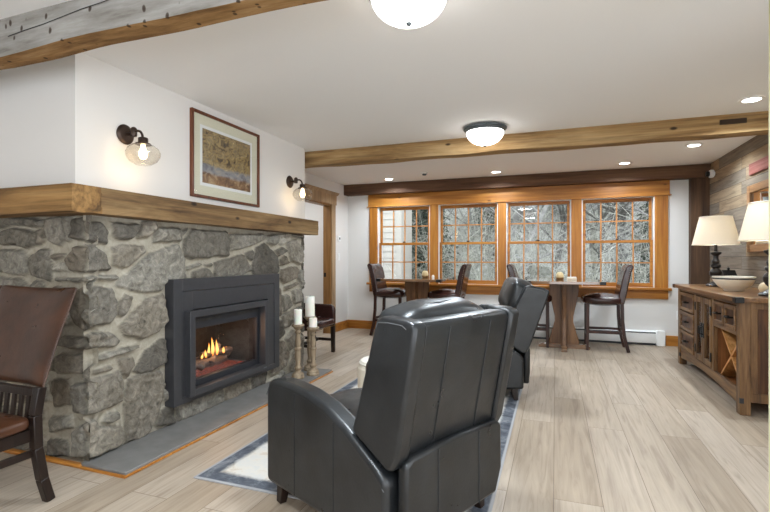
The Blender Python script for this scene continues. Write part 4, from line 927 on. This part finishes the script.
def drawer(y0, y1, z0, z1):
    bm = NB(); frame(bm, y0, y1, z0, z1, .035, .035, -.008, .02); o = obj('drawer', bm, M_side, t, bevel=.005)
    bm = NB(); box(bm, .004, .016, y0+.035, y1-.035, z0+.035, z1-.035); obj('drawer_panel', bm, M_panel, o)
    bm = NB(); ym, zm = (y0+y1)/2, (z0+z1)/2; tube(bm, [(.004,ym-.045,zm), (-.03,ym-.045,zm), (-.034,ym-.035,zm), (-.034,ym+.035,zm), (-.03,ym+.045,zm), (.004,ym+.045,zm)], .008, 8); obj('handle', bm, M_black, o)
for z0 in (.205, .415, .625): drawer(.325, .86, z0, z0+.195)
for y0 in (-.86, -.575): drawer(y0, y0+.265, .625, .82)
def cdoor(y0, y1, hy_):
    bm = NB(); frame(bm, y0, y1, .2, .822, .05, .055, -.006, .02); o = obj('door', bm, M_sidez, t, bevel=.005)
    bm = NB(); box(bm, .006, .010, y0+.05, y1-.05, .255, .767); obj('door_glass', bm, M_pane, o)
    bm = NB(); s = 1 if hy_ > (y0+y1)/2 else -1; box(bm, -.012, -.004, hy_-.018, hy_+.018, .44, .58); tube(bm, [(-.008,hy_,.47), (-.035,hy_,.48), (-.035,hy_,.54), (-.008,hy_,.55)], .006, 8); obj('latch', bm, M_black, o)
    for z in (.3, .72):
        bm = NB(); yy = y0 if s > 0 else y1; box(bm, -.012, -.003, yy-.012, yy+.012, z-.04, z+.04); obj('hinge', bm, M_black, o)
cdoor(-.245, -.003, -.03); cdoor(.003, .245, .03)
bm = NB(); box(bm, .04, .5, -.27, .27, .46, .475); obj('shelf', bm, M_bright, t)
bm = NB(); box(bm, 0, .03, -.86, -.31, .595, .625); obj('rack_rail', bm, M_side, t, bevel=.003)
for z0, z1 in ((.16,.6), (.6,.16)):
    bm = NB(); bar(bm, (.27,-.85,z0), (.27,-.31,z1), .44, .02, (0,0,1)); obj('wine_rack_divider', bm, M_bright, t)

# lamps
def table_lamp(loc, label):
    t = thing('table_lamp', label, 'lamp', loc, 0, 'table lamps on the sideboard')
    bm = NB(); lathe(bm, [(0,0), (.085,0), (.088,.012), (.075,.025), (.05,.035), (.03,.05), (0,.055)], 32); obj('base', bm, M_blk, t, angle=30)
    pr = [(0,.05), (.028,.05), (.022,.07), (.04,.09), (.055,.12), (.058,.15), (.045,.175), (.028,.19), (.045,.205), (.047,.225), (.03,.24), (.038,.265), (.026,.29), (.024,.32), (.05,.345), (.052,.36), (.018,.37), (.014,.41), (.012,.6), (0,.6)]
    bm = NB(); lathe(bm, pr, 28); obj('stem', bm, M_blk, t, angle=30)
    bm = NB(); lathe(bm, [(.214,.437), (.146,.737), (.144,.737), (.212,.437), (.214,.437)], 48); sh = obj('shade', bm, M_shade, t, angle=30)
    bm = NB(); tube(bm, [((.213)*math.cos(q), (.213)*math.sin(q), .44) for q in [2*PI*i/48 for i in range(49)]], .004, 6); obj('shade_binding', bm, M_cream, sh)
    bm = NB(); tube(bm, [(.146*math.cos(q), .146*math.sin(q), .735) for q in [2*PI*i/48 for i in range(49)]], .004, 6); obj('shade_binding', bm, M_cream, sh)
    bm = NB(); ball(bm, (0,0,.60), .032, 1, 1, 1.3); obj('bulb', bm, M_bulb2, t)
    l = bpy.data.lights.new('lamp', 'POINT'); l.energy = 1.3; l.color = (1,.92,.8); l.shadow_soft_size = .03
    lo = bpy.data.objects.new('table_lamp_glow', l); C.objects.link(lo); lo.location = (loc[0], loc[1], loc[2]+.52)
M_blk = pbr('rubbed_black_paint', lin(34,29,27), .38, mottle=.3, mscale=20)
M_bulb2 = emit('lamp_bulb', (1,.85,.6,1), 6)
ts = NT('linen_shade'); d1 = ts.add('BsdfDiffuse'); d1.inputs['Color'].default_value = lin(246,240,230); d2 = ts.add('BsdfTranslucent'); d2.inputs['Color'].default_value = lin(246,238,220)
mx = ts.add('MixShader'); mx.inputs['Fac'].default_value = .42; ts.link(d1, 'BSDF', mx, 1); ts.link(d2, 'BSDF', mx, 2); ts.link(mx, 'Shader', ts.out, 'Surface'); M_shade = ts.m
table_lamp((1.60,5.84,.901), 'black turned table lamp with cream shade standing at the window end of the sideboard')
table_lamp((1.597,4.47,.901), 'table lamp with cream shade at the near end of the sideboard, partly cut off')
# bowl
t = thing('bowl', 'wide white ceramic bowl with a dark rim band on the sideboard', 'bowl', (1.52,5.05,.901))
bm = NB(); lathe(bm, [(0,0), (.07,0), (.075,.01), (.115,.04), (.148,.08), (.162,.118), (.163,.132), (.158,.132), (.143,.085), (.105,.045), (.055,.02), (0,.017)], 48); obj('body', bm, M_cream, t, angle=35)
bm = NB(); lathe(bm, [(.157,.106), (.1625,.112), (.1645,.12), (.161,.12)], 48); obj('rim_band', bm, M_iron, t)
# house ornament
t = thing('house_ornament', 'small black house-shaped ornament behind the white bowl', 'ornament', (1.76,6.0,.901))
bm = NB(); box(bm, -.05, .05, -.07, .07, 0, .1); obj('body', bm, M_black, t, bevel=.004)
bm = NB(); prism(bm, [(-.085,.1), (.085,.1), (0,.17)], 'X', -.06, .06); obj('roof', bm, M_black, t, bevel=.003)
bm = NB(); lathe(bm, [(0,.165), (.012,.165), (.012,.18), (.018,.188), (0,.2)], 14); obj('finial', bm, M_black, t)
# gourd
t = thing('pumpkin', 'small cream pumpkin between the bowl and the near lamp on the sideboard', 'pumpkin', (1.66,4.74,.901))
bm = NB(); ball(bm, (0,0,.05), .06, 1, 1, .85, 40, 16)
for v in bm.verts:
    a = math.atan2(v.co.y, v.co.x); q = 1-.06*abs(math.cos(a*4.5)); v.co.x *= q; v.co.y *= q
    rr = math.hypot(v.co.x, v.co.y); v.co.z -= .012*max(0, 1-rr/.03)*(1 if v.co.z > .05 else 0)
obj('body', bm, pbr('pumpkin_cream', lin(236,216,178), .5), t)
bm = NB(); tube(bm, [(0,0,.085), (.002,0,.1), (.008,.002,.112)], .007, 8, .005); obj('stem', bm, M_candlewood, t)
# mirror and red board
t = thing('wall_mirror', 'rectangular mirror in a tan wood frame on the barn-board wall behind the lamps', 'mirror', (XR, 5.36, 1.6))
M_mf = wood('tan_mirror_frame', [lin(120,84,52), lin(150,110,72), lin(166,128,90)], 'Y', 3, .55)
bm = NB(); frame(bm, -.46, .46, -.34, .34, .075, .075, -.035, 0); obj('frame', bm, M_mf, t, bevel=.004)
bm = NB(); box(bm, -.016, -.012, -.39, .39, -.27, .27); obj('mirror_glass', bm, M_mirror, t)
bm = NB(); box(bm, XR-.022, XR, 4.9, 5.8, 2.05, 2.165)
tag(obj('mounted_board', bm, wood('faded_red_paint', [lin(118,66,58), lin(150,88,78), lin(170,112,100)], 'Y', 3, .8), bevel=.003), 'faded red painted board fixed high on the barn-board wall above the mirror', 'board')

# ------------------------------------------------------------------ outdoors
def slope(x, y): return -.55+max(0, y-13)*.21+.25*noise.noise(Vector((x*.15, y*.15, 0)))
bm = NB(); nx, ny = 40, 40; G = []
for j in range(ny+1):
    row = []
    for i in range(nx+1):
        x, y = -24+40*i/nx, YW+.2+48*j/ny; row.append(bm.verts.new((x, y, slope(x, y))))
    G.append(row)
for a, b in zip(G, G[1:]):
    for i in range(nx): bm.faces.new((a[i], a[i+1], b[i+1], b[i]))
def ground_mat():
    t = NT('snow_dusted_leaf_litter'); b = t.add('BsdfPrincipled', Roughness=.95)
    mp = t.coords((1,1,1)); n = t.add('TexNoise', Scale=1.6, Detail=10, Roughness=.7); t.link(mp, 'Vector', n, 'Vector')
    r = t.ramp([(.36, lin(46,46,40)), (.52, lin(66,66,60)), (.57, lin(140,142,144)), (.7, lin(182,184,188))]); t.link(n, 'Fac', r, 'Fac')  # litter tones darkened to stand in for shade among the trees
    t.link(r, 'Color', b, 'Base Color'); t.link(b, 'BSDF', t.out, 'Surface'); return t.m
o = obj('snowy_ground', bm, ground_mat()); o['kind'] = 'structure'
M_bark = pbr('grey_bark', lin(84,83,78), .9, mottle=.35, mscale=9)
M_bark2 = pbr('pale_bark', lin(128,128,125), .9, mottle=.25, mscale=9)
M_needle = pbr('spruce_needles', lin(56,66,56), .9, mottle=.4, mscale=3)
M_twig = pbr('frosted_twigs', lin(158,160,150), .9, mottle=.45, mscale=1.2)
def grow(bm, rs, p, d, L, r, depth, sides):
    pts = [p]; q = p.copy(); dd = d.copy(); n = 5 if depth == 0 else 4
    for i in range(n):
        dd = (dd+Vector((rs.gauss(0,.13), rs.gauss(0,.13), rs.gauss(0,.08)+(.05 if depth else 0)))).normalized(); q = q+dd*L/n; pts.append(q.copy())
    tube(bm, pts, r, sides, r*.45)
    if depth >= 3: return
    for k in range((13, 6, 4)[depth]):
        f = rs.uniform(.1 if depth == 0 else .2, 1); i = min(int(f*n), n-1); b = pts[i].lerp(pts[i+1], f*n-i)
        a = rs.uniform(0, 2*PI); out = Vector((math.cos(a), math.sin(a), rs.uniform(-.1,.7))).normalized()
        nd = (out+dd*.35).normalized(); grow(bm, rs, b, nd, L*rs.uniform(.28,.46), max(r*.4, .006), depth+1, 4 if depth < 1 else 3)
def bare(seed, H, r):
    rs = random.Random(seed); bm = NB(); grow(bm, rs, Vector((0,0,-.3)), Vector((0,0,1)), H, r, 0, 8); return bm
protos = [obj('bare_tree', bare(s, 6.2+s*.35, .07+.014*s), M_bark if s % 2 else M_bark2) for s in range(5)]
rs = random.Random(11); k = 0
spots = [(-1.3,13.2), (.9,14.0), (-2.6,14.6), (2.4,13.4), (-.2,15.2), (1.7,16.2), (-3.6,17.8), (-1.6,17.2), (3.2,17.6), (.5,18.4), (-5.6,19.5), (-2.7,20.4), (2.3,20.6), (4.4,21.5), (-.8,21.8), (-6.6,23.5), (1.2,24), (-4.2,24.5), (3.4,25), (5.4,26.5), (-2,27), (.3,28), (-7.5,29), (2.5,29.5), (-4.8,31), (5.8,31.5), (-.6,33), (3.8,34)]
names = ['slim', 'pale slender', 'stout grey', 'tall pale', 'broad grey']
spots.sort()
for i, (x, y) in enumerate(spots):
    p = protos[i % 5]; o = p if i < 5 else p.copy()
    if i >= 5: C.objects.link(o)
    o.location = (x, y, slope(x, y)); o.rotation_euler = (0,0,rs.uniform(0,6.28)); o.scale = (1,1,1)
    if y < 14.3: lab = 'bare %s tree standing close outside the windows' % names[i % 5]
    else: lab = 'bare grey tree among many on the snowy slope outside the windows'
    tag(o, 'bare winter tree among the woods on the snowy slope outside the windows', 'tree', 'bare trees outside the windows')
def spruce(x, y, H, label, seed):
    rs = random.Random(seed); t = thing('spruce_tree', label, 'tree', (x, y, slope(x, y)), rs.uniform(0,6), 'spruces outside the windows')
    bm = NB(); tube(bm, [(0,0,-.2), (0,0,H*.5), (0,0,H)], .09, 8, .01); obj('trunk', bm, M_bark, t)
    bm = NB(); z = .25
    while z < H-.1:
        R0 = (H-z)/H*H*.27+.05; nb = 13
        for b in range(nb):
            a = 2*PI*(b+rs.random())/nb; dr = Vector((math.cos(a), math.sin(a), 0)); L = R0*rs.uniform(.75,1.1)
            for s in range(7):
                f = (s+rs.random())/7; c = dr*L*f+Vector((0,0,z-.28*L*f*f+rs.uniform(-.02,.02)))
                for sd in (-1, 1):
                    ln = L*.34*(1.15-f*.6); dv = (dr*rs.uniform(.5,1)+Vector((-dr.y, dr.x, 0))*sd*rs.uniform(.5,1)+Vector((0,0,rs.uniform(-.5,.1)))).normalized()
                    tube(bm, [c, c+dv*ln*.6, c+dv*ln+Vector((0,0,-.03))], .022, 3, .005)
        z += .19
    obj('needle_boughs', bm, M_needle, t); return t
spruce(-4.35, 15.6, 5.5, 'dark green spruce beside the cream building, through the window nearest the doorway', 1)
spruce(-3.5, 13.6, 4.6, 'dark spruce standing close outside, through the window nearest the doorway', 2)
spruce(-2.7, 23.0, 6.5, 'far grey-green spruce on the slope, through the second window from the doorway', 3)
spruce(2.9, 15.2, 5.0, 'dark spruce seen through the window nearest the sideboard', 4)
spruce(.9, 30, 8.0, 'farthest grey-green spruce high on the slope, between the two middle windows', 5)
# brush
bm = NB(); rb = random.Random(5)
for i in range(2900):
    y = 11.5+26*rb.random()**1.3; x = rb.uniform(-.42, .30)*y*1.05; z = slope(x, y); h = rb.uniform(.8, 3.4)
    d = Vector((rb.gauss(0,.35), rb.gauss(0,.35), 1)).normalized(); p = Vector((x, y, z-.05)); q = p+d*h; m = p.lerp(q, .5)+Vector((rb.gauss(0,.12), rb.gauss(0,.12), 0))
    tube(bm, [p, m, q], .009, 3, .003)
    for j in range(4):
        s = p.lerp(q, rb.uniform(.3,.95)); e = s+Vector((rb.gauss(0,1), rb.gauss(0,1), rb.uniform(.1,1))).normalized()*h*rb.uniform(.2,.4); tube(bm, [s, s.lerp(e,.5)+Vector((0,0,.03)), e], .006, 3, .002)
tag(obj('undergrowth', bm, M_twig), 'pale frosted brush tangled over the snowy slope outside the windows', 'undergrowth', kind='stuff')
# building wing outside the left window
M_clap = pbr('cream_siding', lin(158,155,147), .7)
t = thing('outbuilding', 'cream clapboard building close outside the window nearest the doorway', 'building', (-5.2, 11.05, -.6))
bm = NB(); box(bm, -1.9, 1.73, -.45, .45, 0, 4.2); obj('wall', bm, M_clap, t)
bm = NB()
for i in range(26): prism(bm, [(-.45, .1+i*.155), (-.472, .1+i*.155), (-.45, .255+i*.155)], 'X', -1.9, 1.62)
obj('clapboard', bm, M_clap, t)
bm = NB(); box(bm, 1.62, 1.75, -.48, -.36, 0, 4.2); obj('corner_board', bm, M_clap, t, bevel=.004)
bm = NB(); box(bm, .55, 1.22, -.51, -.45, 1.0, 3.0); obj('shutter', bm, pbr('slate_shutter', lin(126,138,150), .6), t, bevel=.004)
bm = NB(); prism(bm, [(-2.1,4.2), (1.9,4.2), (-.1,5.6)], 'Y', -.7, .7); obj('roof', bm, pbr('grey_shingle', lin(120,122,126), .9), t)
t = thing('shed', 'tiny far shed with a snowy roof, through the second window from the doorway', 'shed', (-3.55, 25.5, slope(-3.55,25.5)-1.2))
bm = NB(); box(bm, -.7, .7, -.5, .5, 0, .8); obj('wall', bm, M_bark, t)
bm = NB(); prism(bm, [(-.9,.75), (.9,.75), (.0,1.3)], 'Y', -.7, .7); obj('roof', bm, pbr('snow_roof', lin(236,238,242), .7), t)

# ------------------------------------------------------------------ daylight, camera
w = bpy.data.worlds.new('overcast'); bpy.context.scene.world = w; w.use_nodes = True
nt = w.node_tree; bg = nt.nodes['Background']            # overcast sky; unseen lower half made brighter to lift the ceiling
tc = nt.nodes.new('ShaderNodeTexCoord'); sx = nt.nodes.new('ShaderNodeSeparateXYZ'); rp = nt.nodes.new('ShaderNodeValToRGB')
nt.links.new(tc.outputs['Generated'], sx.inputs['Vector']); mr = nt.nodes.new('ShaderNodeMapRange'); mr.inputs['From Min'].default_value = -1
nt.links.new(sx.outputs['Z'], mr.inputs['Value']); nt.links.new(mr.outputs['Result'], rp.inputs['Fac'])
el = rp.color_ramp.elements; el[0].position = .44; el[0].color = (.84,.92,1,1); el[1].position = .52; el[1].color = (.54,.56,.585,1)
nt.links.new(rp.outputs['Color'], bg.inputs['Color']); bg.inputs['Strength'].default_value = 4.2
cam = bpy.data.cameras.new('camera'); co = bpy.data.objects.new('camera', cam); C.objects.link(co)
cam.sensor_width = 36; cam.lens = 465/770*36; cam.shift_y = 2/770; cam.clip_start = .05
co.location = (0,0,1.2); co.rotation_euler = (R(90), 0, R(20.1))
sc = bpy.context.scene; sc.camera = co
sc.view_settings.view_transform = 'Standard'; sc.view_settings.look = 'None'; sc.view_settings.gamma = 1; sc.view_settings.exposure = .68
sc.view_settings.use_curve_mapping = False
cy = sc.cycles; cy.use_denoising = True; cy.max_bounces = 10; cy.diffuse_bounces = 5; cy.glossy_bounces = 4; cy.transparent_max_bounces = 16; cy.transmission_bounces = 6
cy.sample_clamp_indirect = 6; cy.caustics_reflective = False; cy.caustics_refractive = False
